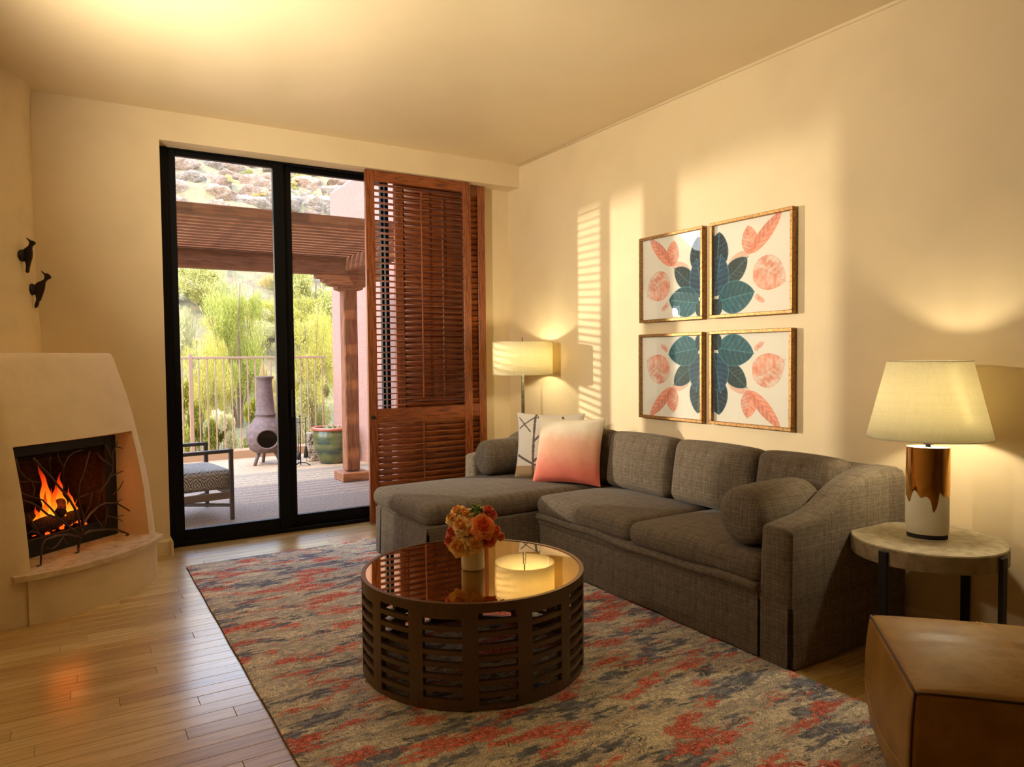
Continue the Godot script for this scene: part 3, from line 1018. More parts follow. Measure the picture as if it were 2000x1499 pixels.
	for ln in lines:
		var q := []
		var rad := []
		for k in range(1, ln.size()):
			var px: float = ln[k][0] / 4.835
			var py: float = 830.0 + ln[k][1] / 4.835
			var w := on_plane(px, py, pl, pn)
			w.y = maxf(w.y, 0.272)
			q.append(w - sc.position)
			rad.append(lerpf(ln[0], ln[0] * 0.6, float(k - 1) / (ln.size() - 2)) * 0.0013)
		st = S(true)
		tube(st, q, rad, 6)
		obj("branch", st, M.twig, sc)
	var foot_m := on_plane(740 / 4.835, 830 + 1165 / 4.835, pl, pn)
	for fp in [on_plane(385 / 4.835, 830 + 1330 / 4.835, pl, pn), foot_m, on_plane(1215 / 4.835, 830 + 1062 / 4.835, pl, pn)]:
		st = S(true)
		tube(st, [Vector3(fp.x, maxf(fp.y, 0.268), fp.z) - sc.position, Vector3(fp.x, 0.268, fp.z + 0.002) - sc.position, Vector3(fp.x - 0.015, 0.268, fp.z + 0.025) - sc.position], [0.006, 0.007, 0.006], 6)
		obj("foot", st, M.twig, sc)

func flame(st: SurfaceTool, at: Vector3, h: float, w: float, ph: float) -> void:
	var f := func(u: float, v: float) -> Vector3:
		var a := TAU * u
		var rr := w * sin(PI * pow(v, 0.55)) * (1.0 - 0.35 * v) * (1.0 + 0.25 * sin(2.0 * a + ph + v * 3.0)) * (1.0 + 0.22 * sin(v * 17.0 + ph * 3.0)) + 0.0008
		var bend := Vector3((sin(v * 5.0 + ph * 2.0) * 0.75 + 0.35 * sin(v * 11.0 + ph)) * w * v, 0, cos(v * 4.0 + ph) * w * 0.35 * v)
		return at + bend + Vector3(cos(a) * rr, v * h, -sin(a) * rr * 0.7)
	surf(st, f, 12, 22, false, true)

# ------------------------------------------------------------------ rug
func noise_bytes(w: int, h: int, freq: float, sd: int, oct := 4) -> PackedByteArray:
	var ns := FastNoiseLite.new()
	ns.noise_type = FastNoiseLite.TYPE_SIMPLEX_SMOOTH
	ns.seed = sd
	ns.frequency = freq
	ns.fractal_octaves = oct
	var im := ns.get_image(w, h, false, false, true)
	im.convert(Image.FORMAT_L8)
	return im.get_data()

func rug() -> void:
	var x0 := 0.607
	var x1 := 2.562
	var z0 := -5.065
	var z1 := -1.0
	var w := 800
	var h := 1640
	# every field is sampled with x squeezed, so that the strokes run across the rug
	var q := 270
	var red := noise_bytes(q, h, 0.016, 301, 5)
	var blue := noise_bytes(q, h, 0.015, 302, 5)
	var pale := noise_bytes(q, h, 0.02, 303, 5)
	var line := noise_bytes(w, h, 0.0075, 304, 3)
	var stroke := noise_bytes(q, h, 0.075, 305, 3)
	var fine := noise_bytes(w, h, 0.34, 306, 2)
	var mid := noise_bytes(w, h, 0.085, 307, 4)
	var img := PackedByteArray()
	var hgt := PackedByteArray()
	img.resize(w * h * 3)
	hgt.resize(w * h)
	var c_sand := Vector3(0.79, 0.745, 0.67)
	var c_grey := Vector3(0.61, 0.595, 0.57)
	var c_red := Vector3(0.70, 0.33, 0.30)
	var c_coral := Vector3(0.82, 0.47, 0.41)
	var c_blue := Vector3(0.49, 0.51, 0.57)
	var c_slate := Vector3(0.34, 0.355, 0.405)
	var c_cream := Vector3(0.88, 0.83, 0.73)
	for y in h:
		for x in w:
			var s := y * q + x * q / w
			var i := y * w + x
			var m := mid[i] / 255.0 - 0.5
			var f := fine[i] / 255.0 - 0.5
			var sk := stroke[s] / 255.0 - 0.5
			var c := c_sand.lerp(c_grey, clampf(0.45 + 1.9 * sk + m, 0.0, 1.0))
			var hh := 0.42 + 0.45 * sk + 0.3 * m
			var p := pale[s] / 255.0 + 0.35 * m + 0.2 * sk
			if p > 0.60:
				c = c.lerp(c_cream, clampf((p - 0.60) * 9.0, 0.0, 0.7))
				hh += 0.12
			var b := blue[s] / 255.0 + 0.34 * m + 0.34 * sk
			if b > 0.60:
				c = c.lerp(c_blue.lerp(c_slate, clampf(0.4 + 2.4 * sk + m, 0.0, 1.0)), clampf((b - 0.60) * 11.0, 0.0, 0.85))
				hh -= 0.06
			var r := red[s] / 255.0 + 0.36 * m + 0.26 * sk
			if r > 0.645:
				c = c.lerp(c_red.lerp(c_coral, clampf(0.5 + 2.0 * m + sk, 0.0, 1.0)), clampf((r - 0.645) * 14.0, 0.0, 0.9))
				hh += 0.10
			var l := absf(line[i] / 255.0 - 0.5)
			if l < 0.010 and sk + m > -0.10:
				c = c.lerp(c_cream, 0.6)
				hh += 0.30
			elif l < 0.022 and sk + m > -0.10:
				c *= 0.80  # relief shade along the raised lines, painted into the colour
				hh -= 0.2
			c *= 1.06 + 0.80 * f + 0.38 * m
			hh += 0.55 * f
			img[i * 3] = clampi(int(c.x * 255.0), 0, 255)
			img[i * 3 + 1] = clampi(int(c.y * 255.0), 0, 255)
			img[i * 3 + 2] = clampi(int(c.z * 255.0), 0, 255)
			hgt[i] = clampi(int(hh * 255.0), 0, 255)
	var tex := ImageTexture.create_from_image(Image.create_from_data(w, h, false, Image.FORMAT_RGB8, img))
	var htex := ImageTexture.create_from_image(Image.create_from_data(w, h, false, Image.FORMAT_L8, hgt))
	var m_ := mat(Color.WHITE, 1.0, 0.0, 0.2)
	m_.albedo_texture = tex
	m_.texture_repeat = false
	relief(m_, htex, 0.9)
	var t := thing("area_rug", "distressed grey, slate and coral tufted rug under the coffee table", "rug", Vector3((x0 + x1) * 0.5, 0, (z0 + z1) * 0.5))
	var st := S(true)
	var nu := 96
	var nv := 200
	var f := func(u: float, v: float) -> Vector3:
		var xi := clampi(int(u * (w - 1)), 0, w - 1)
		var yi := clampi(int((1.0 - v) * (h - 1)), 0, h - 1)
		var a := 0.0
		for d in [[0, 0], [3, 0], [-3, 0], [0, 3], [0, -3]]:
			a += hgt[clampi(yi + d[1], 0, h - 1) * w + clampi(xi + d[0], 0, w - 1)] / 255.0 / 5.0
		var e := minf(minf(u, 1.0 - u) * 2.0, minf(v, 1.0 - v) * 4.0)
		var wob := 0.0012 * sin(v * 47.0) * (1.0 if u < 0.01 else 0.0)
		return Vector3(lerpf(x0, x1, u) + wob, 0.010 + 0.006 * a * clampf(e * 60.0, 0.0, 1.0), lerpf(z1, z0, v)) - t.position
	surf(st, f, nu, nv, false, true)
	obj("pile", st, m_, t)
	st = S()
	box(st, Vector3(x0 + 0.002, 0.0005, z0 + 0.002) - t.position, Vector3(x1 - 0.002, 0.0095, z1 - 0.002) - t.position)
	obj("backing", st, mat(Color(0.22, 0.19, 0.16), 0.95), t)

# ------------------------------------------------------------------ sofa
func sofa() -> void:
	var t := thing("sectional_sofa", "long grey brown tweed sectional sofa with a chaise and pleated skirt", "sofa", Vector3(3.0, 0, -3.4))
	var tw: Material = M.tweed
	var o := -t.position
	var st := S()
	# base box under the seats and the chaise
	st = S(true)
	soft(st, Vector3(0.40, 0.04, 1.31), 0.02, 6, Vector3(2.955, 0.300, -3.41) + o)
	obj("seat_deck", st, tw, t)
	# front welt roll under the seat cushions, sagging a little
	st = S(true)
	var roll := []
	for k in 41:
		var z := lerpf(-3.86, -2.11, k / 40.0)
		roll.append(Vector3(2.555 + 0.004 * sin(z * 9.0), 0.318 + 0.006 * sin(z * 5.0) + 0.004 * sin(z * 13.0), z) + o)
	tube(st, roll, [0.022], 10)
	obj("welt_roll", st, tw, t)
	# skirts
	obj("skirt", skirt([Vector2(2.566, -3.87), Vector2(2.554, -2.112)], 0.017, 0.30, 0.014), tw, t, o)
	obj("skirt", skirt([Vector2(2.556, -2.100), Vector2(2.556, -1.958)], 0.010, 0.288, 0.006), tw, t, o)
	obj("skirt", skirt([Vector2(2.575, -1.944), Vector2(3.40, -1.944)], 0.010, 0.288, 0.010), tw, t, o)
	obj("skirt", skirt([Vector2(1.772, -4.60), Vector2(1.772, -3.868)], 0.017, 0.33, 0.030), tw, t, o)
	obj("skirt", skirt([Vector2(1.772, -4.70), Vector2(1.772, -4.612)], 0.017, 0.33, 0.016), tw, t, o)
	obj("skirt", skirt([Vector2(1.785, -3.858), Vector2(2.56, -3.862)], 0.017, 0.33, 0.010), tw, t, o)
	obj("skirt", skirt([Vector2(2.56, -4.705), Vector2(1.785, -4.705)], 0.017, 0.33, 0.008), tw, t, o)
	# inner pleats in the gaps
	st = S()
	box(st, Vector3(2.58, 0.012, -2.125) + o, Vector3(2.60, 0.29, -2.085) + o)
	box(st, Vector3(2.58, 0.012, -1.985) + o, Vector3(2.62, 0.28, -1.96) + o)
	box(st, Vector3(1.79, 0.018, -4.65) + o, Vector3(1.81, 0.32, -4.58) + o)
	obj("inner_pleat", st, tw, t)
	# chaise deck
	st = S(true)
	soft(st, Vector3(0.405, 0.03, 0.42), 0.015, 6, Vector3(2.185, 0.315, -4.282) + o)
	obj("chaise_deck", st, tw, t)
	# seat cushions
	var crown := func(hx: float, hz: float, amt: float) -> Callable:
		return func(v: Vector3) -> Vector3:
			var k := (1.0 - pow(clampf(v.x / hx, -1, 1), 2.0)) * (1.0 - pow(clampf(v.z / hz, -1, 1), 2.0))
			v.y += amt * k * (1.0 if v.y > 0 else 0.0)
			v.x += 0.012 * sin(v.z * 6.0) * (1.0 - absf(v.y) * 8.0) * (1.0 if v.x < -hx * 0.9 else 0.0)
			return v
	st = S(true)
	soft(st, Vector3(0.335, 0.062, 0.448), 0.05, 16, Vector3(2.872, 0.392, -3.414) + o, Basis(), crown.call(0.335, 0.448, 0.030))
	obj("seat_cushion", st, tw, t)
	st = S(true)
	soft(st, Vector3(0.335, 0.062, 0.430), 0.05, 16, Vector3(2.872, 0.392, -2.534) + o, Basis(), crown.call(0.335, 0.43, 0.030))
	obj("seat_cushion", st, tw, t)
	st = S(true)
	soft(st, Vector3(0.72, 0.064, 0.425), 0.055, 18, Vector3(2.472, 0.402, -4.285) + o, Basis(), crown.call(0.72, 0.425, 0.022))
	var cc := obj("chaise_cushion", st, tw, t)
	cc.set_meta("label", "long chaise cushion of the sofa")
	# back frame
	st = S(true)
	soft(st, Vector3(0.085, 0.25, 1.47), 0.05, 12, Vector3(3.345, 0.545, -3.41) + o)
	obj("back_frame", st, tw, t)
	st = S()
	box(st, Vector3(3.27, 0.012, -4.87) + o, Vector3(3.42, 0.34, -1.95) + o, 0.004)
	obj("back_panel", st, tw, t)
	# arms with a swooping top
	var prof := PackedVector2Array([Vector2(2.560, 0.27), Vector2(2.556, 0.585), Vector2(2.563, 0.602), Vector2(2.58, 0.61), Vector2(2.66, 0.622), Vector2(2.75, 0.634), Vector2(2.82, 0.652), Vector2(2.88, 0.68), Vector2(2.94, 0.716), Vector2(3.0, 0.746), Vector2(3.07, 0.772), Vector2(3.14, 0.791), Vector2(3.22, 0.803), Vector2(3.30, 0.806), Vector2(3.38, 0.80), Vector2(3.42, 0.78), Vector2(3.425, 0.27)])
	for zz in [[-2.105, -1.952], [-4.880, -4.725]]:
		st = S(true)
		arm(st, prof, zz[0] + o.z, zz[1] + o.z, o.x)
		obj("arm", st, tw, t)
	st = S()
	box(st, Vector3(2.60, 0.012, -4.87) + o, Vector3(3.40, 0.29, -4.73) + o)
	box(st, Vector3(2.60, 0.012, -2.09) + o, Vector3(3.40, 0.29, -1.96) + o)
	obj("arm_base", st, tw, t)
	# back cushions
	var zs := [[-4.70, -3.84], [-3.83, -3.222], [-3.214, -2.605], [-2.597, -2.11]]
	for k in 4:
		var a: float = zs[k][0]
		var b: float = zs[k][1]
		var hz := (b - a) * 0.5
		st = S(true)
		var puff := func(v: Vector3) -> Vector3:
			var e := (1.0 - pow(clampf(v.z / hz, -1, 1), 2.0)) * (1.0 - pow(clampf(v.y / 0.19, -1, 1), 2.0))
			v.x += (-0.045 if v.x < 0 else 0.01) * e
			v.y += 0.012 * (1.0 - pow(clampf(v.z / hz, -1, 1), 2.0)) * (1.0 if v.y > 0 else 0.0)
			if k == 3: v.x += 0.012 * exp(-pow((v.z + hz * 0.35) * 40.0, 2.0)) * (1.0 if v.x < 0 and v.y > -0.02 else 0.0)
			return v
		soft(st, Vector3(0.085, 0.185, hz - 0.004), 0.055, 14, Vector3(3.175, 0.645, (a + b) * 0.5) + o, Basis(Vector3.BACK, -0.16), puff)
		obj("back_cushion", st, tw, t)
	# bolsters
	bolster("plump tweed bolster resting by the arm next to the side table", Vector3(2.60, 0.606, -2.254), Vector3(3.04, 0.612, -2.25), 0.135)
	bolster("tweed bolster resting by the far arm on the chaise", Vector3(2.555, 0.606, -4.588), Vector3(3.03, 0.612, -4.588), 0.128)

func arm(st: SurfaceTool, prof: PackedVector2Array, z0: float, z1: float, ox: float) -> void:
	# rounded at both sides: three rings
	var n := prof.size()
	var cen := Vector2(3.0, 0.45)
	var zz := [z0, z0 + 0.012, z0 + 0.03, z1 - 0.03, z1 - 0.012, z1]
	var ins := [0.024, 0.007, 0.0, 0.0, 0.007, 0.024]
	var at := func(i: int, k: int) -> Vector3:
		var p := prof[i]
		var a := prof[maxi(i - 1, 0)]
		var b := prof[mini(i + 1, n - 1)]
		var d := (b - a).normalized()
		var nr := Vector2(-d.y, d.x)
		p -= nr * float(ins[k]) * (0.0 if i == 0 or i == n - 1 else 1.0)
		return Vector3(p.x + ox, p.y, zz[k])
	for k in 5:
		for i in n - 1:
			quad(st, at.call(i, k), at.call(i, k + 1), at.call(i + 1, k + 1), at.call(i + 1, k))
	for e in [0, 5]:
		for i in range(0, n - 1):
			var c := Vector3(at.call(i, e).x, 0.27, zz[e])
			var c2 := Vector3(at.call(i + 1, e).x, 0.27, zz[e])
			poly(st, [at.call(i, e), at.call(i + 1, e), c2, c], Vector3(cen.x + ox, cen.y, (z0 + z1) * 0.5))

func skirt(line: Array, y0: float, y1: float, wave: float) -> SurfaceTool:
	# hanging cloth with gentle folds and some thickness
	var a: Vector2 = line[0]
	var b: Vector2 = line[1]
	var d := (b - a).normalized()
	var n := Vector2(-d.y, d.x) * -1.0
	if d.y != 0.0 and absf(d.y) > 0.7: n = Vector2(-1, 0)
	elif b.y > -2.5: n = Vector2(0, 1)
	elif b.x > a.x: n = Vector2(0, 1)
	else: n = Vector2(0, -1)
	var ln := a.distance_to(b)
	var st := S(true)
	var nu := maxi(4, int(ln / 0.03))
	for side in [0, 1]:
		var f := func(u: float, v: float) -> Vector3:
			var k := (1.0 - v)
			var s := u * ln
			var off: float = wave * k * (0.35 + 0.4 * sin(s * 11.0 + a.x * 7.0) + 0.25 * sin(s * 27.0)) - side * 0.008
			var p := a.lerp(b, u) + n * off
			return Vector3(p.x, lerpf(y0, y1, v), p.y)
		surf(st, f, nu, 6, side == 1)
	return st

func bolster(label: String, a: Vector3, b: Vector3, r: float) -> void:
	var c := (a + b) * 0.5
	var ax := (b - a).normalized()
	var t := thing("bolster_pillow", label, "pillow", Vector3(c.x, c.y - r, c.z), Basis(), "tweed bolsters on the sofa")
	var st := S(true)
	var hl := a.distance_to(b) * 0.5
	var prof := [Vector2(0, -hl - 0.028)]
	for k in 9:
		var an := PI / 2 * k / 8.0
		prof.append(Vector2(r - 0.06 + 0.06 * sin(an), -hl + 0.04 - 0.055 * cos(an)))
	for k in 6:
		prof.append(Vector2(r + 0.006 * sin(PI * (k + 1) / 7.0), lerpf(-hl + 0.06, hl - 0.06, k / 5.0)))
	for k in 9:
		var an := PI / 2 * (1.0 - k / 8.0)
		prof.append(Vector2(r - 0.06 + 0.06 * sin(an), hl - 0.04 + 0.055 * cos(an)))
	prof.append(Vector2(0, hl + 0.028))
	var side := ax.cross(Vector3.UP).normalized()
	lathe(st, prof, 28, Vector3(0, r, 0), Basis(side, ax, side.cross(ax)))
	obj("cover", st, M.tweed, t)

# ------------------------------------------------------------------ scatter pillows
func pillow_mesh(hw: float, hh: float, thick: float) -> SurfaceTool:
	var st := S(true)
	for s in [-1.0, 1.0]:
		var f := func(u: float, v: float) -> Vector3:
			var x := 2.0 * u - 1.0
			var y := 2.0 * v - 1.0
			# pinched corners, puffed middle
			var px := hw * x * (1.0 - 0.075 * (1.0 - y * y) * absf(x))
			var py := hh * y * (1.0 - 0.075 * (1.0 - x * x) * absf(y))
			var puff := pow(maxf(0.0, (1.0 - x * x) * (1.0 - y * y)), 0.42)
			var crease := 0.006 * sin(x * 9.0 + y * 4.0) * puff * (1.0 - puff)
			return Vector3(px, py, s * (thick * puff + 0.003 + crease))
		surf(st, f, 26, 26, s < 0, true)
	return st

func pillows() -> void:
	var n := 256
	# dip dyed coral
	var im := Image.create(n, n, false, Image.FORMAT_RGB8)
	var ns := FastNoiseLite.new()
	ns.seed = 401
	ns.frequency = 0.03
	var r := RandomNumberGenerator.new()
	r.seed = 402
	var row := []
	for y in n: row.append(r.randf_range(-0.02, 0.02))
	for y in n:
		for x in n:
			var v := float(y) / n + 0.05 * ns.get_noise_2d(x, y)
			var c := Color(0.94, 0.89, 0.78).lerp(Color(0.92, 0.68, 0.55), smoothstep(0.12, 0.50, v)).lerp(Color(0.87, 0.44, 0.36), smoothstep(0.45, 0.95, v))
			c = c.lightened(clampf(row[y] + r.randf_range(-0.02, 0.03), 0.0, 0.1))
			im.set_pixel(x, y, c)
	var mc := mat(Color.WHITE, 0.85)
	mc.albedo_texture = ImageTexture.create_from_image(im)
	var a := Vector3(2.70, 0.475, -4.15)
	var b := Vector3(2.97, 0.475, -3.765)
	var ex := (b - a).normalized()
	var back := Vector3(-ex.z, 0, ex.x) * -1.0     # away from the camera
	if back.dot(Vector3(1, 0, -1)) < 0.0: back = -back
	var lean := deg_to_rad(17.0)
	var ey := (Vector3.UP * cos(lean) + back * sin(lean)).normalized()
	var c0 := (a + b) * 0.5
	var t := thing("throw_pillow", "square throw pillow dip dyed from cream to coral, on the chaise", "pillow", c0 + back * 0.03, Basis(ex, ey, ex.cross(ey)))
	obj("cover", pillow_mesh(0.245, 0.235, 0.075), mc, t, Vector3(0, 0.232, 0))
	# cream with grey brush lines
	im = Image.create(n, n, false, Image.FORMAT_RGB8)
	im.fill(Color(0.91, 0.88, 0.81))
	im.fill_rect(Rect2i(0, int(n * 0.82), n, n), Color(0.74, 0.63, 0.47))
	var strokes := [[0.30, 0.0, 0.30, 1.0, 5.5], [0.05, 0.25, 0.30, 0.05, 3.0], [0.34, 0.05, 0.70, 0.40, 5.5], [0.30, 0.45, 0.62, 0.10, 4.5], [0.30, 0.75, 0.85, 0.33, 5.5], [0.05, 0.66, 0.32, 0.80, 5.0], [0.30, 0.80, 0.95, 0.82, 4.5], [0.04, 0.08, 0.24, 0.30, 3.0], [0.70, 0.05, 0.95, 0.55, 4.0]]
	for s in strokes:
		var p := Vector2(s[0], s[1]) * n
		var q := Vector2(s[2], s[3]) * n
		var ln := p.distance_to(q)
		for k in int(ln):
			var w := p.lerp(q, k / ln)
			var hw := float(s[4]) * (0.8 + 0.4 * ns.get_noise_2d(w.x * 2.0, w.y * 2.0))
			for dy in range(-int(hw), int(hw) + 1):
				for dx in range(-int(hw), int(hw) + 1):
					var xi := int(w.x) + dx
					var yi := int(w.y) + dy
					if xi >= 0 and yi >= 0 and xi < n and yi < n and dx * dx + dy * dy < hw * hw:
						im.set_pixel(xi, yi, Color(0.42, 0.38, 0.36))
	var mw := mat(Color.WHITE, 0.85)
	mw.albedo_texture = ImageTexture.create_from_image(im)
	var a2 := Vector3(2.685, 0.475, -4.375)
	var ex2 := Vector3(0.66, 0, 0.75).normalized()
	var back2 := Vector3(0.75, 0, -0.66)
	var ey2 := (Vector3.UP * cos(0.2) + back2 * sin(0.2)).normalized()
	var t2 := thing("throw_pillow", "cream throw pillow with crossed grey brush lines, behind the coral one", "pillow", a2 + ex2 * 0.25 + back2 * 0.03, Basis(ex2, ey2, ex2.cross(ey2)))
	obj("cover", pillow_mesh(0.25, 0.24, 0.08), mw, t2, Vector3(0, 0.235, 0))

# ------------------------------------------------------------------ coffee table
func arc_box(st: SurfaceTool, r0: float, r1: float, y0: float, y1: float, a0: float, a1: float, n: int) -> void:
	for k in n:
		var b0 := lerpf(a0, a1, float(k) / n)
		var b1 := lerpf(a0, a1, float(k + 1) / n)
		var d0 := Vector3(cos(b0), 0, sin(b0))
		var d1 := Vector3(cos(b1), 0, sin(b1))
		var lo := Vector3.UP * y0
		var hi := Vector3.UP * y1
		quad(st, d1 * r1 + lo, d0 * r1 + lo, d0 * r1 + hi, d1 * r1 + hi)
		quad(st, d0 * r0 + lo, d1 * r0 + lo, d1 * r0 + hi, d0 * r0 + hi)
		quad(st, d1 * r1 + hi, d0 * r1 + hi, d0 * r0 + hi, d1 * r0 + hi)
		quad(st, d0 * r1 + lo, d1 * r1 + lo, d1 * r0 + lo, d0 * r0 + lo)
	for e in [0, 1]:
		var an := a0 if e == 0 else a1
		var d := Vector3(cos(an), 0, sin(an))
		var p := [d * r0 + Vector3.UP * y0, d * r1 + Vector3.UP * y0, d * r1 + Vector3.UP * y1, d * r0 + Vector3.UP * y1]
		if e == 1: p.reverse()
		quad(st, p[0], p[1], p[2], p[3])

const CT := Vector3(1.492, 0.0165, -2.775)
func coffee_table() -> void:
	var t := thing("coffee_table", "round bronze drum coffee table with slotted sides and a mirrored top", "table", CT)
	var r := 0.484
	var h := 0.407
	var st := S()
	arc_box(st, r - 0.022, r, 0.0, 0.018, 0, TAU, 72)
	obj("base_ring", st, M.bronze, t)
	st = S()
	arc_box(st, r - 0.022, r, h - 0.035, h, 0, TAU, 72)
	obj("top_ring", st, M.bronze, t)
	st = S()
	arc_box(st, r - 0.016, r + 0.001, h, h + 0.003, 0, TAU, 96)
	obj("rim", st, M.bronze_edge, t)
	var n := 14
	var step := TAU / n
	var half_slot := deg_to_rad(9.2)
	var rot := deg_to_rad(107.2)
	var ps := S()
	arc_box(ps, r - 0.022, r, 0.018, h - 0.035, -(step * 0.5 - half_slot), step * 0.5 - half_slot, 3)
	var post := fin(ps)
	var ss := S()
	arc_box(ss, r - 0.021, r - 0.001, -0.00925, 0.00925, -half_slot, half_slot, 5)
	var slat := fin(ss)
	ss = S()
	arc_box(ss, r - 0.021, r - 0.001, -0.0118, 0.0118, -half_slot, half_slot, 5)
	var wide := fin(ss)
	for k in n:
		inst("post", post, M.bronze, t, Vector3.ZERO, Basis(Vector3.UP, -(rot + step * (k + 0.5))))
		var tb := Basis(Vector3.UP, -(rot + step * k))
		if k % 2 == 0:
			for j in 7:
				inst("slat", slat, M.bronze, t, Vector3(0, h - 0.049 - 0.02325 - 0.0465 * j, 0), tb)
		else:
			inst("slat", wide, M.bronze, t, Vector3(0, h - 0.0468, 0), tb)
			for j in 6:
				inst("slat", slat, M.bronze, t, Vector3(0, h - 0.07225 - 0.02325 - 0.0465 * j, 0), tb)
			inst("slat", wide, M.bronze, t, Vector3(0, 0.0298, 0), tb)
	st = S()
	lathe(st, [Vector2(0, h - 0.008), Vector2(r - 0.018, h - 0.008), Vector2(r - 0.018, h + 0.0008), Vector2(0, h + 0.0008)], 96)
	var top := obj("mirror_top", st, M.mirror, t)
	top.set_meta("label", "bronze tinted mirror top")

# ------------------------------------------------------------------ vase and flowers
func flowers() -> void:
	var y := CT.y + 0.4085
	var v := thing("flower_vase", "small white cylinder vase on the mirrored coffee table", "vase", Vector3(1.478, y, -2.752))
	var st := S(true)
	lathe(st, [Vector2(0, 0), Vector2(0.046, 0), Vector2(0.050, 0.005), Vector2(0.050, 0.128), Vector2(0.047, 0.130), Vector2(0.044, 0.126), Vector2(0.044, 0.02), Vector2(0, 0.02)], 36)
	obj("vessel", st, M.vase, v)
	var c := v.position
	var right := Vector3(cr.x, 0, cr.z).normalized()
	var fwd := Vector3(-cf.x, 0, -cf.z).normalized()
	var per_px := (c - EYE).length() / FPX
	# [px, py, radius px, depth toward the viewer, kind]
	var list := [
		[894, 998, 14, 0.01, 0], [909, 1003, 15, 0.02, 0], [884, 1010, 13, 0.03, 0], [903, 1021, 19, 0.055, 0],
		[899, 1058, 20, 0.075, 0], [929, 1055, 16, 0.075, 0], [944, 1022, 23, 0.06, 1], [930, 1031, 15, 0.05, 1],
		[966, 1034, 14, 0.03, 1], [953, 1000, 14, -0.01, 2], [962, 1005, 10, 0.0, 2], [885, 1035, 13, 0.045, 2],
		[881, 1050, 13, 0.05, 2], [959, 1050, 12, 0.05, 1], [979, 1045, 8, 0.03, 1], [948, 1052, 11, 0.06, 2]]
	var names := ["apricot", "orange", "coral pink"]
	var words := ["apricot garden rose at the top of the bouquet, touching another", "apricot rose beside the green sprig in the bouquet", "apricot rose at the outer upper edge of the bouquet", "large apricot rose in the middle of the bouquet",
		"cream apricot rose hanging over the vase rim", "apricot rose with a brownish heart over the vase rim", "big orange ranunculus, largest bloom of the bouquet", "orange bloom tucked under the big ranunculus",
		"small orange rose beside the big ranunculus", "coral pink bloom behind the big ranunculus", "small coral pink bud behind the big ranunculus", "coral pink bloom below the apricot roses",
		"coral pink bloom drooping beside the vase rim", "orange bloom low on the drooping side of the bouquet", "small orange bud at the outermost tip of the bouquet", "reddish bloom between the orange ranunculus and the vase"]
	var tones := [[Color(0.98, 0.83, 0.55), Color(0.95, 0.70, 0.36)], [Color(0.98, 0.60, 0.30), Color(0.94, 0.43, 0.17)], [Color(0.95, 0.56, 0.45), Color(0.86, 0.34, 0.28)]]
	for k in list.size():
		var q: Array = list[k]
		var p := on_plane(q[0], q[1], c, fwd) + fwd * float(q[3])
		var rad: float = q[2] * per_px * 1.25
		var f := thing("rose_flower", words[k], "flower", p, Basis(), "flowers in the vase")
		var away := (p - (c + Vector3(0, 0.13, 0))).normalized()
		var face := (away * 0.6 + fwd * 0.55 + Vector3.UP * 0.25).normalized()
		var s1 := face.cross(Vector3.UP).normalized()
		var b := Basis(s1, face, s1.cross(face))
		var outer := mat(tones[q[4]][0], 0.75)
		var inner := mat(tones[q[4]][1], 0.75)
		for m in [outer, inner]:
			m.backlight_enabled = true
			m.backlight = Color(0.4, 0.25, 0.12)
		var layers := [[0.30, 0.15, 4, 1.1], [0.48, 0.25, 5, 0.85], [0.68, 0.36, 6, 0.6], [0.86, 0.45, 6, 0.32], [1.0, 0.50, 7, 0.05]]
		for li in layers.size():
			var la: Array = layers[li]
			var so := S(true)
			for pt in la[2]:
				var an: float = TAU * pt / la[2] + li * 0.7 + k
				petal(so, rad * la[0], an, la[3], rad, b)
			obj("petals", so, inner if li < 2 else outer, f)
		st = S(true)
		lathe(st, [Vector2(0, -rad * 0.5), Vector2(rad * 0.4, -rad * 0.35), Vector2(rad * 0.5, -rad * 0.1), Vector2(rad * 0.25, rad * 0.35), Vector2(0, rad * 0.4)], 10, Vector3.ZERO, b)
		obj("heart", st, inner, f)
		st = S(true)
		var foot := Vector3(c.x, c.y + 0.05, c.z) - p + Vector3(sin(k * 2.4), 0, cos(k * 2.4)) * 0.02
		var rim := Vector3(c.x, c.y + 0.132, c.z) - p + Vector3(sin(k * 2.4), 0, cos(k * 2.4)) * 0.028
		tube(st, [-b.y * rad * 0.4, (rim - b.y * rad * 0.4) * 0.5 + Vector3(0, 0.01, 0), rim, foot], [0.0022], 5)
		obj("stem", st, mat(Color(0.28, 0.40, 0.16), 0.7), f)
	# greenery
	for k in 3:
		var px: float = [935, 931, 913][k]
		var py: float = [990, 1000, 1038][k]
		var p: Vector3 = on_plane(px, py, c, fwd) + fwd * [0.02, 0.02, 0.045][k]
		var g := thing("green_sprig", ["lime green sprig standing up at the top of the bouquet", "leafy green sprig between the roses of the bouquet", "dark green leaves in the heart of the bouquet"][k], "sprig", p, Basis(), "greenery in the vase")
		st = S(true)
		tube(st, [Vector3(c.x, c.y + 0.06, c.z) - p, Vector3(c.x, c.y + 0.13, c.z) - p + right * 0.005, Vector3.ZERO], [0.0018], 5)
		obj("stem", st, mat(Color(0.35, 0.45, 0.15), 0.7), g)
		st = S()
		var rg := RandomNumberGenerator.new()
		rg.seed = 500 + k
		for i in (70 if k == 0 else 26):
			var d := Vector3(rg.randf_range(-1, 1), rg.randf_range(-0.6 if k else -0.9, 1.0), rg.randf_range(-1, 1)).normalized()
			var o: Vector3 = d * rg.randf_range(0.004, 0.030 if k == 0 else 0.024)
			var ln := 0.010 if k == 0 else 0.026
			var sd := d.cross(Vector3(rg.randf(), rg.randf(), rg.randf())).normalized() * ln * 0.32
			quad(st, o, o + d * ln * 0.5 + sd, o + d * ln, o + d * ln * 0.5 - sd)
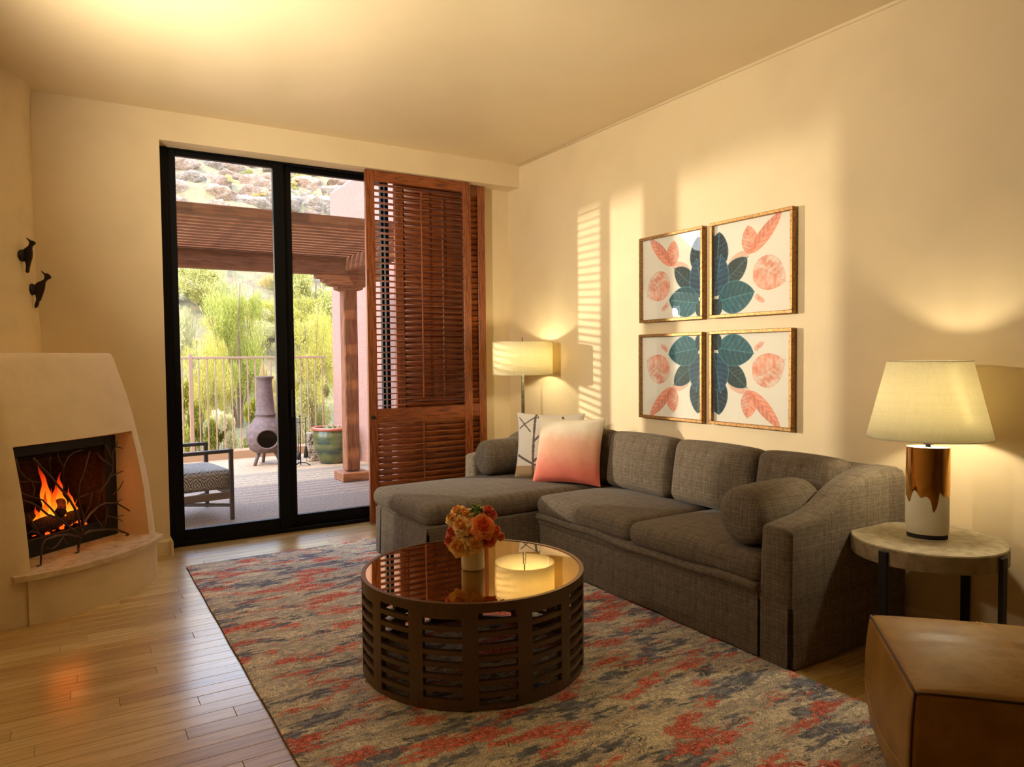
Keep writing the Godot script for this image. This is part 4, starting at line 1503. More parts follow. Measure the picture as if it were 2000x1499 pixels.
		obj("leaves", st, mat(Color(0.56, 0.66, 0.16) if k == 0 else (Color(0.30, 0.45, 0.13) if k == 1 else Color(0.12, 0.20, 0.08)), 0.7), g)

func petal(st: SurfaceTool, r: float, an: float, up: float, rad: float, b: Basis) -> void:
	var dir := Vector3(cos(an), 0, sin(an))
	var side := Vector3(-sin(an), 0, cos(an))
	var wide := r * 0.62
	var f := func(u: float, v: float) -> Vector3:
		var s := 2.0 * u - 1.0
		var w := wide * sin(PI * (0.12 + 0.78 * v)) * 1.05
		var out := r * (0.35 + 0.65 * v)
		var lift := rad * (up * v * 0.75 - 0.15 + 0.25 * (1.0 - v) * 0.0) + rad * 0.10 * sin(v * PI)
		var curl := -rad * 0.10 * v * v * (1.0 - up)
		return b * (dir * (out - s * s * wide * 0.35) + side * s * w + Vector3.UP * (lift + curl - s * s * rad * 0.05))
	surf(st, f, 4, 4)

# ------------------------------------------------------------------ side table and lamp
const SIDE := Vector3(3.128, 0.0, -1.692)
func side_table() -> void:
	var t := thing("side_table", "round shagreen side table with four black metal legs", "table", SIDE)
	var st := S(true)
	var r := 0.298
	lathe(st, [Vector2(0, 0.476), Vector2(r - 0.004, 0.476), Vector2(r, 0.480), Vector2(r, 0.545), Vector2(r - 0.004, 0.55), Vector2(0, 0.55)], 72)
	st = S()
	lathe(st, [Vector2(0, 0.476), Vector2(r - 0.004, 0.476), Vector2(r, 0.480), Vector2(r, 0.545), Vector2(r - 0.004, 0.55), Vector2(0, 0.55)], 72)
	obj("tabletop", st, M.shagreen, t)
	# legs clip on to the rim
	for a in [2.0, 92.0, 182.0, 272.0]:
		var an := deg_to_rad(a)
		var d := Vector3(cos(an), 0, sin(an))
		var b := Basis(Vector3(-sin(an), 0, cos(an)), Vector3.UP, d)
		st = S()
		cbox(st, Vector3(0, 0.268, 0), Vector3(0.036, 0.536, 0.018), 0.002, Basis())
		obj("leg", st, M.black_soft, t, d * (r + 0.005), b)

func table_lamp() -> void:
	var t := thing("table_lamp", "table lamp with a dripping gold glazed base and cream cone shade", "lamp", Vector3(SIDE.x + 0.02, 0.551, SIDE.z - 0.01))
	# oval body
	var ax := 0.083
	var az := 0.062
	var sc := Basis(Vector3(ax, 0, 0), Vector3(0, 1, 0), Vector3(0, 0, az))
	var turn := Basis(Vector3.UP, deg_to_rad(-58.0))
	var st := S(true)
	lathe(st, [Vector2(0, 0), Vector2(0.95, 0), Vector2(0.95, 0.016), Vector2(0, 0.016)], 48, Vector3.ZERO, turn * sc)
	st = S()
	lathe(st, [Vector2(0, 0), Vector2(0.95, 0), Vector2(0.95, 0.018), Vector2(0, 0.018)], 48, Vector3.ZERO, turn * sc)
	obj("foot", st, M.black_soft, t)
	st = S(true)
	lathe(st, [Vector2(0.95, 0.018), Vector2(0.985, 0.024), Vector2(1.0, 0.05), Vector2(1.0, 0.39)], 48, Vector3.ZERO, turn * sc)
	st.set_smooth_group(-1)
	lathe(st, [Vector2(1.0, 0.39), Vector2(0, 0.392)], 48, Vector3.ZERO, turn * sc)
	obj("ceramic_body", st, M.crackle, t)
	# gold glaze, ending in drips
	st = S(true)
	var drip := func(u: float) -> float:
		var y := 0.185 + 0.012 * sin(u * TAU * 5.0) + 0.010 * sin(u * TAU * 11.0 + 1.0)
		for dp in [[0.36, 0.075, 0.030], [0.58, 0.02, 0.03], [0.20, 0.02, 0.03], [0.80, 0.055, 0.028], [0.08, 0.03, 0.03]]:
			y -= dp[1] * exp(-pow(absf(u - dp[0]) / dp[2], 4.0))
		return y
	var g := func(u: float, v: float) -> Vector3:
		var a := TAU * u
		var lo: float = drip.call(fposmod(u, 1.0))
		var y := lerpf(lo, 0.392, v)
		var k := 1.022 - 0.02 * pow(1.0 - v, 8.0)
		return turn * Vector3(ax * k * cos(a), y, -az * k * sin(a))
	surf(st, g, 160, 16)
	var gz := obj("gold_glaze", st, M.gold_glaze, t)
	gz.set_meta("label", "mirror gold glaze with drips")
	st = S(true)
	tube(st, [Vector3(0, 0.39, 0), Vector3(0, 0.47, 0)], [0.010], 10)
	lathe(st, [Vector2(0, 0.402), Vector2(0.02, 0.402), Vector2(0.02, 0.412), Vector2(0, 0.412)], 12)
	obj("stem", st, M.iron, t)
	st = S(true)
	shade_shell(st, 0.242, 0.162, 0.432, 0.762)
	var sh := obj("lamp_shade", st, M.shade_white, t)
	sh.set_meta("label", "cream cone shade glowing from within")
	for e in [[0.243, 0.433], [0.163, 0.761]]:
		st = S(true)
		tube(st, range(49).map(func(k): return Vector3(e[0] * cos(TAU * k / 48.0), e[1], e[0] * sin(TAU * k / 48.0))), [0.0022], 6, false)
		obj("shade_trim", st, M.shade_white, sh)
	st = S(true)
	for k in 3:
		var a := TAU * k / 3.0
		tube(st, [Vector3(0, 0.735, 0), Vector3(cos(a) * 0.16, 0.755, sin(a) * 0.16)], [0.002], 5)
	obj("spider", st, M.iron, t)
	bulb(t, Vector3(0, 0.60, 0), 0.29, Color(1.0, 0.95, 0.82))

func shade_shell(st: SurfaceTool, r0: float, r1: float, y0: float, y1: float) -> void:
	lathe(st, [Vector2(r0, y0), Vector2(r1, y1)], 64)
	lathe(st, [Vector2(r1, y1), Vector2(r1 - 0.002, y1), Vector2(r0 - 0.002, y0), Vector2(r0, y0)], 64)

func bulb(t: Node3D, at: Vector3, energy: float, c: Color) -> void:
	var st := S(true)
	lathe(st, [Vector2(0, -0.055), Vector2(0.014, -0.05), Vector2(0.016, -0.03), Vector2(0.03, 0.0), Vector2(0.026, 0.022), Vector2(0.012, 0.036), Vector2(0, 0.04)], 16, at)
	var m := mat(Color(1, 1, 1), 0.4)
	m.emission_enabled = true
	m.emission = c
	m.emission_energy_multiplier = 4.0
	obj("lamp_bulb", st, m, t)
	var o := OmniLight3D.new()
	o.name = "bulb_light"
	t.add_child(o)
	o.position = at
	o.light_color = c
	o.light_energy = energy
	o.light_size = 0.03
	o.omni_range = 12.0
	o.omni_attenuation = 2.0
	o.shadow_enabled = true

func floor_lamp() -> void:
	var p := Vector3(3.168, 0, -4.995)
	var t := thing("floor_lamp", "floor lamp with a drum linen shade in the corner behind the sofa", "lamp", p)
	var st := S()
	lathe(st, [Vector2(0, 0.002), Vector2(0.095, 0.002), Vector2(0.095, 0.02), Vector2(0, 0.024)], 32)
	obj("base", st, M.lamp_pole, t)
	st = S(true)
	tube(st, [Vector3(0, 0.02, 0), Vector3(0, 0.7, 0), Vector3(0, 1.22, 0)], [0.016, 0.015, 0.013], 10)
	obj("pole", st, M.lamp_pole, t)
	st = S(true)
	tube(st, [Vector3(0, 1.22, 0), Vector3(0, 1.485, 0)], [0.005], 8)
	lathe(st, [Vector2(0, 1.485), Vector2(0.007, 1.487), Vector2(0.005, 1.505), Vector2(0, 1.507)], 10)
	obj("finial", st, M.bronze_edge, t)
	st = S(true)
	shade_shell(st, 0.247, 0.247, 1.200, 1.468)
	var sh := obj("lamp_shade", st, M.shade_linen, t)
	sh.set_meta("label", "drum shade of slubby cream linen")
	for y in [1.201, 1.467]:
		st = S(true)
		tube(st, range(49).map(func(k): return Vector3(0.248 * cos(TAU * k / 48.0), y, 0.248 * sin(TAU * k / 48.0))), [0.002], 6, false)
		obj("shade_trim", st, M.shade_linen, sh)
	st = S(true)
	for k in 3:
		var a := TAU * k / 3.0
		tube(st, [Vector3(0, 1.45, 0), Vector3(cos(a) * 0.245, 1.45, sin(a) * 0.245)], [0.002], 5)
	obj("spider", st, M.iron, t)
	bulb(t, Vector3(0.02, 1.345, 0.02), 0.20, Color(1.0, 0.95, 0.80))

# ------------------------------------------------------------------ ottoman
func ottoman() -> void:
	var c := Vector3(2.352, 0.017, -1.050)
	var ex := Vector3(0.74, 0, -0.673).normalized()
	var ez := Vector3(0.673, 0, 0.74).normalized()
	var b := Basis(ex, Vector3.UP, ez * 1.0)
	if b.determinant() < 0.0: b = Basis(ex, Vector3.UP, -ez)
	var t := thing("leather_ottoman", "square caramel leather ottoman with piped seams", "ottoman", c, b)
	var hh := 0.2075
	var hw := 0.305
	var belly := func(v: Vector3) -> Vector3:
		var k := 1.0 - pow(clampf(v.y / hh, -1, 1), 2.0)
		var kx := 1.0 - pow(clampf(v.z / hw, -1, 1), 2.0)
		var kz := 1.0 - pow(clampf(v.x / hw, -1, 1), 2.0)
		var o := v
		if absf(v.x) > hw * 0.93: o.x += signf(v.x) * 0.030 * k * (0.4 + 0.6 * kx)
		if absf(v.z) > hw * 0.93: o.z += signf(v.z) * 0.030 * k * (0.4 + 0.6 * kz)
		if v.y > hh * 0.9:
			o.y += 0.030 * pow(maxf(0.0, kx * kz), 0.6)
			# pulled creases across the top
			o.y -= 0.005 * exp(-pow((v.x - 0.02 + v.z * 0.1) * 46.0, 2.0)) * kx
			o.y -= 0.003 * exp(-pow((v.x + 0.05 - v.z * 0.12) * 55.0, 2.0)) * kx
			o.y += 0.003 * exp(-pow((v.x - 0.06 + v.z * 0.2) * 40.0, 2.0)) * kx
		if v.y < 0.0:
			o.x *= 1.0 - 0.05 * pow(-v.y / hh, 2.0)
			o.z *= 1.0 - 0.05 * pow(-v.y / hh, 2.0)
		return o
	var st := S(true)
	soft(st, Vector3(hw, hh, hw), 0.022, 40, Vector3(0, hh, 0), Basis(), belly)
	obj("leather_cover", st, M.leather, t)
	# piping round the top and down the corners
	var at := func(v: Vector3) -> Vector3: return belly.call(v) + Vector3(0, hh, 0)
	var e := hw - 0.006
	for s in [[Vector3(-e, hh - 0.006, -e), Vector3(e, hh - 0.006, -e)], [Vector3(e, hh - 0.006, -e), Vector3(e, hh - 0.006, e)], [Vector3(e, hh - 0.006, e), Vector3(-e, hh - 0.006, e)], [Vector3(-e, hh - 0.006, e), Vector3(-e, hh - 0.006, -e)],
			[Vector3(-e, hh - 0.006, -e), Vector3(-e, -hh + 0.02, -e)], [Vector3(e, hh - 0.006, -e), Vector3(e, -hh + 0.02, -e)], [Vector3(e, hh - 0.006, e), Vector3(e, -hh + 0.02, e)], [Vector3(-e, hh - 0.006, e), Vector3(-e, -hh + 0.02, e)]]:
		var p := []
		for k in 17:
			p.append(at.call(s[0].lerp(s[1], k / 16.0)))
		st = S(true)
		tube(st, p, [0.0042], 6)
		obj("piping", st, M.seam, t)
	# double stitched seam across the top and a single one round the sides
	for dz in [-0.006, 0.006]:
		var p := []
		for k in 25:
			var v := Vector3(lerpf(-hw + 0.01, hw - 0.01, k / 24.0), hh, 0.03 + dz)
			p.append(at.call(v) + Vector3(0, 0.0006, 0))
		st = S(true)
		tube(st, p, [0.0011], 5)
		obj("stitching", st, M.thread, t)
	for s in [[0, 1.0], [0, -1.0], [2, 1.0], [2, -1.0]]:
		var p := []
		for k in 21:
			var v := Vector3.ZERO
			v[s[0]] = s[1] * hw
			v[2 - s[0]] = lerpf(-hw + 0.02, hw - 0.02, k / 20.0)
			v.y = -0.02 - 0.02 * sin(PI * k / 20.0)
			var q: Vector3 = at.call(v)
			q[s[0]] += s[1] * 0.001
			p.append(q)
		st = S(true)
		tube(st, p, [0.0012], 5)
		obj("stitching", st, M.thread, t)

# ------------------------------------------------------------------ pictures
func leaf_at(im: Image, c: Vector2, ang: float, ln: float, wd: float, col: Color, rib: Color, alpha: float, fade: float) -> void:
	var n := im.get_width()
	var ca := cos(ang)
	var sa := sin(ang)
	var ns := FastNoiseLite.new()
	ns.seed = int(c.x * 100.0 + ang * 77.0)
	ns.frequency = 0.02
	var rr := int(maxf(ln, wd) * n) + 4
	for y in range(maxi(0, int(c.y * n) - rr), mini(n, int(c.y * n) + rr)):
		for x in range(maxi(0, int(c.x * n) - rr), mini(n, int(c.x * n) + rr)):
			var d := Vector2(x, y) / n - c
			var u := (d.x * ca + d.y * sa) / ln
			var v := (-d.x * sa + d.y * ca) / wd
			if u < 0.0 or u > 1.06: continue
			var half := 0.5 * pow(sin(PI * pow(clampf(u, 0.0, 1.0), 0.85)), 0.62)
			if u > 0.97: half = maxf(half, 0.02)
			if absf(v) > half: continue
			var k := col
			var veins := 0.06 * sin((u * 22.0 - absf(v) * 9.0) * 2.0)
			k = k.lightened(clampf(veins + 0.12 * ns.get_noise_2d(x, y) + (0.05 if v > 0 else 0.0), 0.0, 0.3)).darkened(clampf(-veins + 0.10 * ns.get_noise_2d(y, x) + (0.10 if v < 0 else 0.0), 0.0, 0.4))
			if absf(v) < 0.018 or absf(v) > half - 0.03: k = k.lerp(rib, 0.6)
			var al := alpha * (1.0 - fade * clampf(0.5 + 1.2 * ns.get_noise_2d(x * 0.6 + 90.0, y * 0.6), 0.0, 1.0))
			im.set_pixel(x, y, im.get_pixel(x, y).lerp(k, al))

func print_image() -> Image:
	var n := 640
	var im := Image.create(n, n, false, Image.FORMAT_RGB8)
	im.fill(Color(0.90, 0.875, 0.80))
	var coral := Color(0.93, 0.56, 0.43)
	var deep := Color(0.84, 0.38, 0.28)
	var dark := Color(0.04, 0.145, 0.17)
	var rib := Color(0.30, 0.56, 0.58)
	leaf_at(im, Vector2(0.50, 0.37), deg_to_rad(-98), 0.30, 0.21, coral, deep, 0.9, 0.35)
	leaf_at(im, Vector2(0.50, 0.36), deg_to_rad(-45), 0.52, 0.15, coral, deep, 0.95, 0.1)
	leaf_at(im, Vector2(0.54, 0.50), deg_to_rad(28), 0.42, 0.36, coral, deep, 0.85, 0.75)
	leaf_at(im, Vector2(0.52, 0.62), deg_to_rad(5), 0.22, 0.20, coral, deep, 0.5, 0.8)
	leaf_at(im, Vector2(0.20, 0.46), deg_to_rad(-22), 0.32, 0.13, coral, deep, 0.55, 0.3)
	leaf_at(im, Vector2(0.58, 0.84), deg_to_rad(30), 0.10, 0.06, coral, deep, 0.7, 0.5)
	leaf_at(im, Vector2(0.56, 0.80), deg_to_rad(60), 0.08, 0.06, coral, deep, 0.7, 0.5)
	leaf_at(im, Vector2(0.03, 0.50), deg_to_rad(-84), 0.42, 0.30, Color(0.03, 0.14, 0.18), rib, 1.0, 0.0)
	leaf_at(im, Vector2(0.16, 0.63), deg_to_rad(-38), 0.36, 0.24, Color(0.07, 0.20, 0.20), rib, 1.0, 0.0)
	leaf_at(im, Vector2(0.0, 0.78), deg_to_rad(-78), 0.45, 0.34, Color(0.04, 0.22, 0.31), rib, 1.0, 0.0)
	leaf_at(im, Vector2(0.06, 0.84), deg_to_rad(-8), 0.48, 0.36, Color(0.06, 0.33, 0.37), rib, 1.0, 0.0)
	leaf_at(im, Vector2(-0.04, 0.98), deg_to_rad(-50), 0.2, 0.2, dark, rib, 1.0, 0.0)
	return im

func pictures() -> void:
	var m := mat(Color.WHITE, 0.85)
	m.albedo_texture = ImageTexture.create_from_image(print_image())
	var wx := XR - 0.006
	var dp := 0.036
	var cells := [
		["framed botanical print, coral leaves spread upward, farther from the table lamp", -3.845, -3.252, 1.574, 2.160, true, false],
		["framed botanical print, coral leaves spread upward, nearer the table lamp", -3.192, -2.588, 1.574, 2.162, false, false],
		["framed botanical print, coral leaves hanging downward, farther from the table lamp", -3.852, -3.256, 0.913, 1.493, true, true],
		["framed botanical print, coral leaves hanging downward, nearer the table lamp", -3.195, -2.592, 0.915, 1.494, false, true]]
	for c in cells:
		var z0: float = c[1]
		var z1: float = c[2]
		var y0: float = c[3]
		var y1: float = c[4]
		var t := thing("picture_frame", c[0], "picture", Vector3(wx, (y0 + y1) * 0.5, (z0 + z1) * 0.5), Basis(), "framed botanical prints")
		var hz := (z1 - z0) * 0.5
		var hy := (y1 - y0) * 0.5
		var fw := 0.020
		# rails, mitred in look by butt joints with bevels
		for s in [-1, 1]:
			var st := S()
			cbox(st, Vector3(-dp * 0.5, s * (hy - fw * 0.5), 0), Vector3(dp, fw, hz * 2.0), 0.0025)
			obj("frame_rail", st, M.frame_gold, t)
			st = S()
			cbox(st, Vector3(-dp * 0.5, 0, s * (hz - fw * 0.5)), Vector3(dp, hy * 2.0 - 2 * fw, fw), 0.0025)
			obj("frame_stile", st, M.frame_gold, t)
		var st2 := S()
		box(st2, Vector3(-0.012, -hy + 0.01, -hz + 0.01), Vector3(-0.002, hy - 0.01, hz - 0.01))
		obj("backing", st2, M.frame_back, t)
		st2 = S()
		var a := hz - fw + 0.004
		var b := hy - fw + 0.004
		var u0 := 1.0 if c[5] else 0.0
		var v0 := 1.0 if c[6] else 0.0
		quad_uv(st2, [Vector3(-0.0125, -b, -a), Vector3(-0.0125, -b, a), Vector3(-0.0125, b, a), Vector3(-0.0125, b, -a)],
			[Vector2(u0, 1.0 - v0), Vector2(1.0 - u0, 1.0 - v0), Vector2(1.0 - u0, v0), Vector2(u0, v0)])
		obj("print", st2, m, t)
		st2 = S()
		quad(st2, Vector3(-0.026, -b, -a), Vector3(-0.026, -b, a), Vector3(-0.026, b, a), Vector3(-0.026, b, -a))
		obj("pane", st2, M.glass, t)

# ------------------------------------------------------------------ birds on the chimney
func birds() -> void:
	var k := Vector3(XL, 0, ZA)
	var shapes := [
		[[185, 495], [[262, 205], [300, 226], [330, 250], [375, 255], [398, 275], [412, 298], [385, 318], [357, 345], [350, 385], [357, 430], [357, 480], [350, 540], [335, 590], [318, 655], [308, 700], [302, 755], [290, 772], [272, 776], [260, 755], [264, 700], [266, 650], [255, 610], [238, 575], [215, 540], [205, 500], [205, 455], [212, 410], [250, 378], [300, 340], [318, 300], [316, 270], [290, 238]]],
		[[340, 1045], [[508, 742], [540, 768], [565, 788], [605, 786], [640, 808], [664, 845], [655, 866], [620, 882], [590, 905], [570, 935], [566, 990], [555, 1050], [535, 1110], [510, 1180], [490, 1232], [470, 1240], [462, 1290], [440, 1330], [418, 1350], [402, 1338], [402, 1300], [418, 1250], [428, 1210], [420, 1160], [402, 1110], [385, 1060], [382, 1005], [410, 965], [450, 930], [510, 908], [550, 885], [565, 850], [552, 805], [520, 770]]]]
	var words := ["dark metal woodpecker ornament, upper of two on the chimney", "dark metal woodpecker ornament, lower of two on the chimney"]
	for i in 2:
		var mp: Array = shapes[i][0]
		var px: float = 20.0 + mp[0] / 8.325
		var py: float = 440.0 + mp[1] / 8.325
		var d := ray(px, py)
		# ray against the round column
		var ox := EYE.x - k.x
		var oz := EYE.z - k.z
		var a := d.x * d.x + d.z * d.z
		var b := 2.0 * (ox * d.x + oz * d.z)
		var c := ox * ox + oz * oz - 0.455 * 0.455
		var disc := b * b - 4.0 * a * c
		var p: Vector3
		if disc > 0.0: p = EYE + d * ((-b - sqrt(disc)) / (2.0 * a))
		else: p = EYE + d * (-b / (2.0 * a))
		var n := Vector3(p.x - k.x, 0, p.z - k.z).normalized()
		var t := thing("woodpecker_ornament", words[i], "ornament", p, Basis(), "woodpecker ornaments")
		var pn := n.cross(Vector3.UP).normalized()
		var poly2 := PackedVector2Array()
		for q in shapes[i][1]:
			var w := on_plane(20.0 + q[0] / 8.325, 440.0 + q[1] / 8.325, p, pn)
			poly2.append(Vector2((w - p).dot(n), w.y - p.y))
		var st := S()
		extrude(st, poly2, 0.014, Transform3D(Basis(n, Vector3.UP, n.cross(Vector3.UP)), Vector3.ZERO))
		obj("body", st, M.bird, t)
		st = S(true)
		lathe(st, [Vector2(0, -0.004), Vector2(0.034, -0.004), Vector2(0.036, 0.008), Vector2(0.030, 0.018), Vector2(0, 0.022)], 20, Vector3.ZERO, Basis(pn, n, pn.cross(n)))
		obj("wall_mount", st, M.black_soft, t)

# ------------------------------------------------------------------ patio
func patio() -> void:
	var st := S()
	box(st, Vector3(-6, -0.3, -8.09), Vector3(7, GY, ZB - 0.15))
	var a := obj("patio_slab", st, M.aggregate, self)
	tag(a, "pinkish pebbled concrete patio floor just outside the glass door", "patio", "", "structure")
	st = S()
	box(st, Vector3(-6, -0.3, -10.72), Vector3(7, GY - 0.001, -8.105))
	var b := obj("patio_slab", st, M.patio_far, self)
	tag(b, "smooth beige patio floor beyond the joint, reaching the fence", "patio", "", "structure")
	# the pink wing of the house
	st = S()
	cbox(st, Vector3(3.3 + 1.2, 1.75, -8.2), Vector3(2.4, 4.1, 4.54), 0.06)
	var w := obj("wall_wing", st, M.stucco, self)
	tag(w, "pink stucco wing of the house beside the patio", "wall", "", "structure")

func pergola() -> void:
	var t := thing("pergola", "brown wood pergola with closely laid roof boards over the patio", "pergola", Vector3(2.695, GY, -7.9))
	var o := -t.position
	var st := S()
	cbox(st, Vector3(2.70, GY + 0.05, -7.91) + o, Vector3(0.31, 0.10, 0.32), 0.008)
	obj("post_base", st, M.pergola_x, t)
	st = S()
	cbox(st, Vector3(2.695, 1.10, -7.9) + o, Vector3(0.155, 2.04, 0.155), 0.012)
	obj("post", st, M.pergola_y, t)
	# carved corbel
	var prof := PackedVector2Array()
	var half := [Vector2(0.365, 2.285), Vector2(0.365, 2.235), Vector2(0.298, 2.228), Vector2(0.295, 2.195), Vector2(0.235, 2.19), Vector2(0.225, 2.165), Vector2(0.185, 2.150), Vector2(0.150, 2.15), Vector2(0.145, 2.118), Vector2(0.09, 2.10)]
	for q in half: prof.append(Vector2(-q.x, q.y))
	for k in range(half.size() - 1, -1, -1): prof.append(half[k])
	st = S()
	extrude(st, prof, 0.15, Transform3D(Basis(), Vector3(2.695, 0, -7.9) + o))
	obj("corbel", st, M.pergola_x, t)
	st = S()
	cbox(st, Vector3(-0.4, 2.368, -7.9) + o, Vector3(6.9, 0.185, 0.165), 0.008)
	obj("beam", st, M.pergola_x, t)
	st = S()
	cbox(st, Vector3(2.72, 2.385, -6.90) + o, Vector3(0.17, 0.15, 1.82), 0.008)
	obj("side_beam", st, M.pergola_z, t)
	# roof boards
	var bs := S()
	cbox(bs, Vector3.ZERO, Vector3(6.8, 0.04, 0.10), 0.004)
	var board := fin(bs)
	var n := 13
	for k in n:
		var f := float(k) / (n - 1)
		inst("roof_board", board, M.pergola_x, t, Vector3(-0.45, lerpf(2.482, 2.500, f), lerpf(-7.95, -6.12, f)) + o, Basis(Vector3.RIGHT, 0.03))
	st = S()
	cbox(st, Vector3(-0.45, 2.514, -6.02) + o, Vector3(6.9, 0.075, 0.05), 0.004)
	obj("fascia", st, M.pergola_x, t)

func patio_furniture() -> void:
	# lounge chair: local z runs along the front edge, away from the camera
	var p := Vector3(1.157, GY, -6.516)
	var ang := deg_to_rad(8.0)
	var b := Basis(Vector3.UP, ang)
	var t := thing("patio_lounge_chair", "dark framed patio lounge chair with a patterned seat cushion", "chair", p, b)
	var f := 0.034
	var dz := -0.70
	var dx := -0.78
	for q in [[0.0, 0.0, 0.61], [0.0, dz, 0.61], [dx, 0.0, 0.61], [dx, dz, 0.61]]:
		var st := S()
		cbox(st, Vector3(q[0], q[2] * 0.5, q[1]), Vector3(f, q[2], f), 0.004)
		obj("leg", st, M.chair_frame, t)
	for z in [0.0, dz]:
		var st := S()
		cbox(st, Vector3(dx * 0.5, 0.595, z), Vector3(-dx + f, 0.03, 0.045), 0.004)
		obj("arm_rail", st, M.chair_frame, t)
		st = S()
		cbox(st, Vector3(dx * 0.5, 0.215, z + 0.0), Vector3(-dx, 0.06, 0.026), 0.003)
		obj("side_rail", st, M.chair_rail, t)
	var s2 := S()
	cbox(s2, Vector3(-0.0, 0.235, dz * 0.5), Vector3(0.026, 0.06, -dz), 0.003)
	obj("front_rail", s2, M.chair_rail, t)
	s2 = S()
	bar(s2, Vector3(0, 0.125, 0), Vector3(dx, 0.125, dz), 0.026, 0.026)
	obj("cross_brace", s2, M.chair_frame, t)
	s2 = S()
	bar(s2, Vector3(0, 0.126, dz), Vector3(dx, 0.126, 0), 0.026, 0.026)
	obj("cross_brace", s2, M.chair_frame, t)
	s2 = S(true)
	soft(s2, Vector3(0.40, 0.085, 0.325), 0.05, 12, Vector3(dx * 0.5 + 0.02, 0.345, dz * 0.5), Basis(), func(v: Vector3) -> Vector3:
		v.y += 0.02 * (1.0 - pow(v.x / 0.40, 2.0)) * (1.0 - pow(v.z / 0.325, 2.0)) * (1.0 if v.y > 0 else 0.0)
		return v)
	obj("seat_cushion", s2, M.ikat, t)
	s2 = S(true)
	soft(s2, Vector3(0.08, 0.22, 0.31), 0.06, 10, Vector3(dx + 0.10, 0.62, dz * 0.5), Basis(Vector3.BACK, 0.2))
	obj("back_cushion", s2, M.ikat, t)
	# chiminea
	var c := Vector3(2.165, GY, -9.72)
	var ch := thing("chiminea", "brown clay chiminea with a round mouth and tall flared chimney", "chiminea", c)
	var front := Vector3(EYE.x - c.x, 0, EYE.z - c.z).normalized().rotated(Vector3.UP, 0.10)
	var mouth := Vector3(0, 0.345, 0) + front * 0.23
	var prof := [Vector2(0.03, 0.145), Vector2(0.13, 0.155), Vector2(0.20, 0.20), Vector2(0.236, 0.28), Vector2(0.245, 0.36), Vector2(0.232, 0.44), Vector2(0.195, 0.52), Vector2(0.155, 0.575), Vector2(0.128, 0.615), Vector2(0.125, 0.635)]
	var st := S(true)
	var sti := S(true)
	var nseg := 56
	var sub := []
	for k in prof.size() - 1:
		for j in 4: sub.append((prof[k] as Vector2).lerp(prof[k + 1], j / 4.0))
	sub.append(prof[-1])
	for i in nseg:
		for k in sub.size() - 1:
			var v := []
			for e in [[i, k], [i, k + 1], [i + 1, k + 1], [i + 1, k]]:
				var an: float = TAU * e[0] / nseg
				v.append(Vector3(sub[e[1]].x * cos(an), sub[e[1]].y, sub[e[1]].x * sin(an)))
			var m: Vector3 = (v[0] + v[2]) * 0.5
			var rel := m - mouth
			var side := front.cross(Vector3.UP)
			var inside: bool = m.dot(front) > 0.0 and pow(rel.dot(side) / 0.135, 2.0) + pow(rel.y / 0.125, 2.0) < 1.0
			if not inside: quad(st, v[0], v[1], v[2], v[3])
			if not inside: quad(sti, v[0] * Vector3(0.92, 1, 0.92), v[1] * Vector3(0.92, 1, 0.92), v[2] * Vector3(0.92, 1, 0.92), v[3] * Vector3(0.92, 1, 0.92))
	obj("belly", st, M.clay, ch)
	obj("fire_bowl", sti, M.soot, ch)
	st = S(true)
	var ringp := []
	for k in 33:
		var a := TAU * k / 32.0
		var side := front.cross(Vector3.UP)
		var q := side * 0.135 * cos(a) + Vector3.UP * 0.125 * sin(a)
		# lie on the belly
		var y: float = mouth.y + q.y
		var rr := 0.245
		for j in prof.size() - 1:
			if y >= prof[j].y and y <= prof[j + 1].y: rr = lerpf(prof[j].x, prof[j + 1].x, (y - prof[j].y) / (prof[j + 1].y - prof[j].y))
		var s := side.dot(q)
		ringp.append(Vector3(0, y, 0) + side * s + front * sqrt(maxf(0.001, rr * rr - s * s)))
	tube(st, ringp, [0.014], 8, false)
	obj("mouth_rim", st, M.clay, ch)
	st = S(true)
	lathe(st, [Vector2(0.125, 0.635), Vector2(0.135, 0.645), Vector2(0.135, 0.66), Vector2(0.122, 0.672), Vector2(0.112, 0.80), Vector2(0.100, 0.95), Vector2(0.092, 1.06), Vector2(0.094, 1.10), Vector2(0.112, 1.135), Vector2(0.118, 1.15), Vector2(0.095, 1.15), Vector2(0.085, 1.10), Vector2(0.085, 0.7)], 36)
	obj("chimney", st, M.clay, ch)
	for k in 3:
		var a := atan2(front.z, front.x) + TAU / 3.0 * (k + 0.45)
		var d := Vector3(cos(a), 0, sin(a))
		st = S(true)
		tube(st, [d * 0.10 + Vector3.UP * 0.19, d * 0.15 + Vector3.UP * 0.10, d * 0.19 + Vector3.UP * 0.0], [0.026, 0.024, 0.020], 8)
		obj("leg", st, M.clay, ch)
	# fire tools
	var q := Vector3(2.50, GY, -9.30)
	var ft := thing("fire_tool_set", "black iron fire tool set hanging on its stand beside the chiminea", "fire tools", q)
	st = S(true)
	tube(st, [Vector3(0, 0.01, 0), Vector3(0, 0.62, 0)], [0.008], 8)
	lathe(st, [Vector2(0, 0.62), Vector2(0.012, 0.63), Vector2(0.012, 0.645), Vector2(0, 0.655)], 10)
	obj("stand", st, M.iron, ft)
	for k in 3:
		var a := TAU * k / 3.0 + 0.4
		st = S(true)
		tube(st, [Vector3(0, 0.04, 0), Vector3(cos(a) * 0.07, 0.035, sin(a) * 0.07), Vector3(cos(a) * 0.12, 0.0, sin(a) * 0.12)], [0.007], 6)
		obj("foot", st, M.iron, ft)
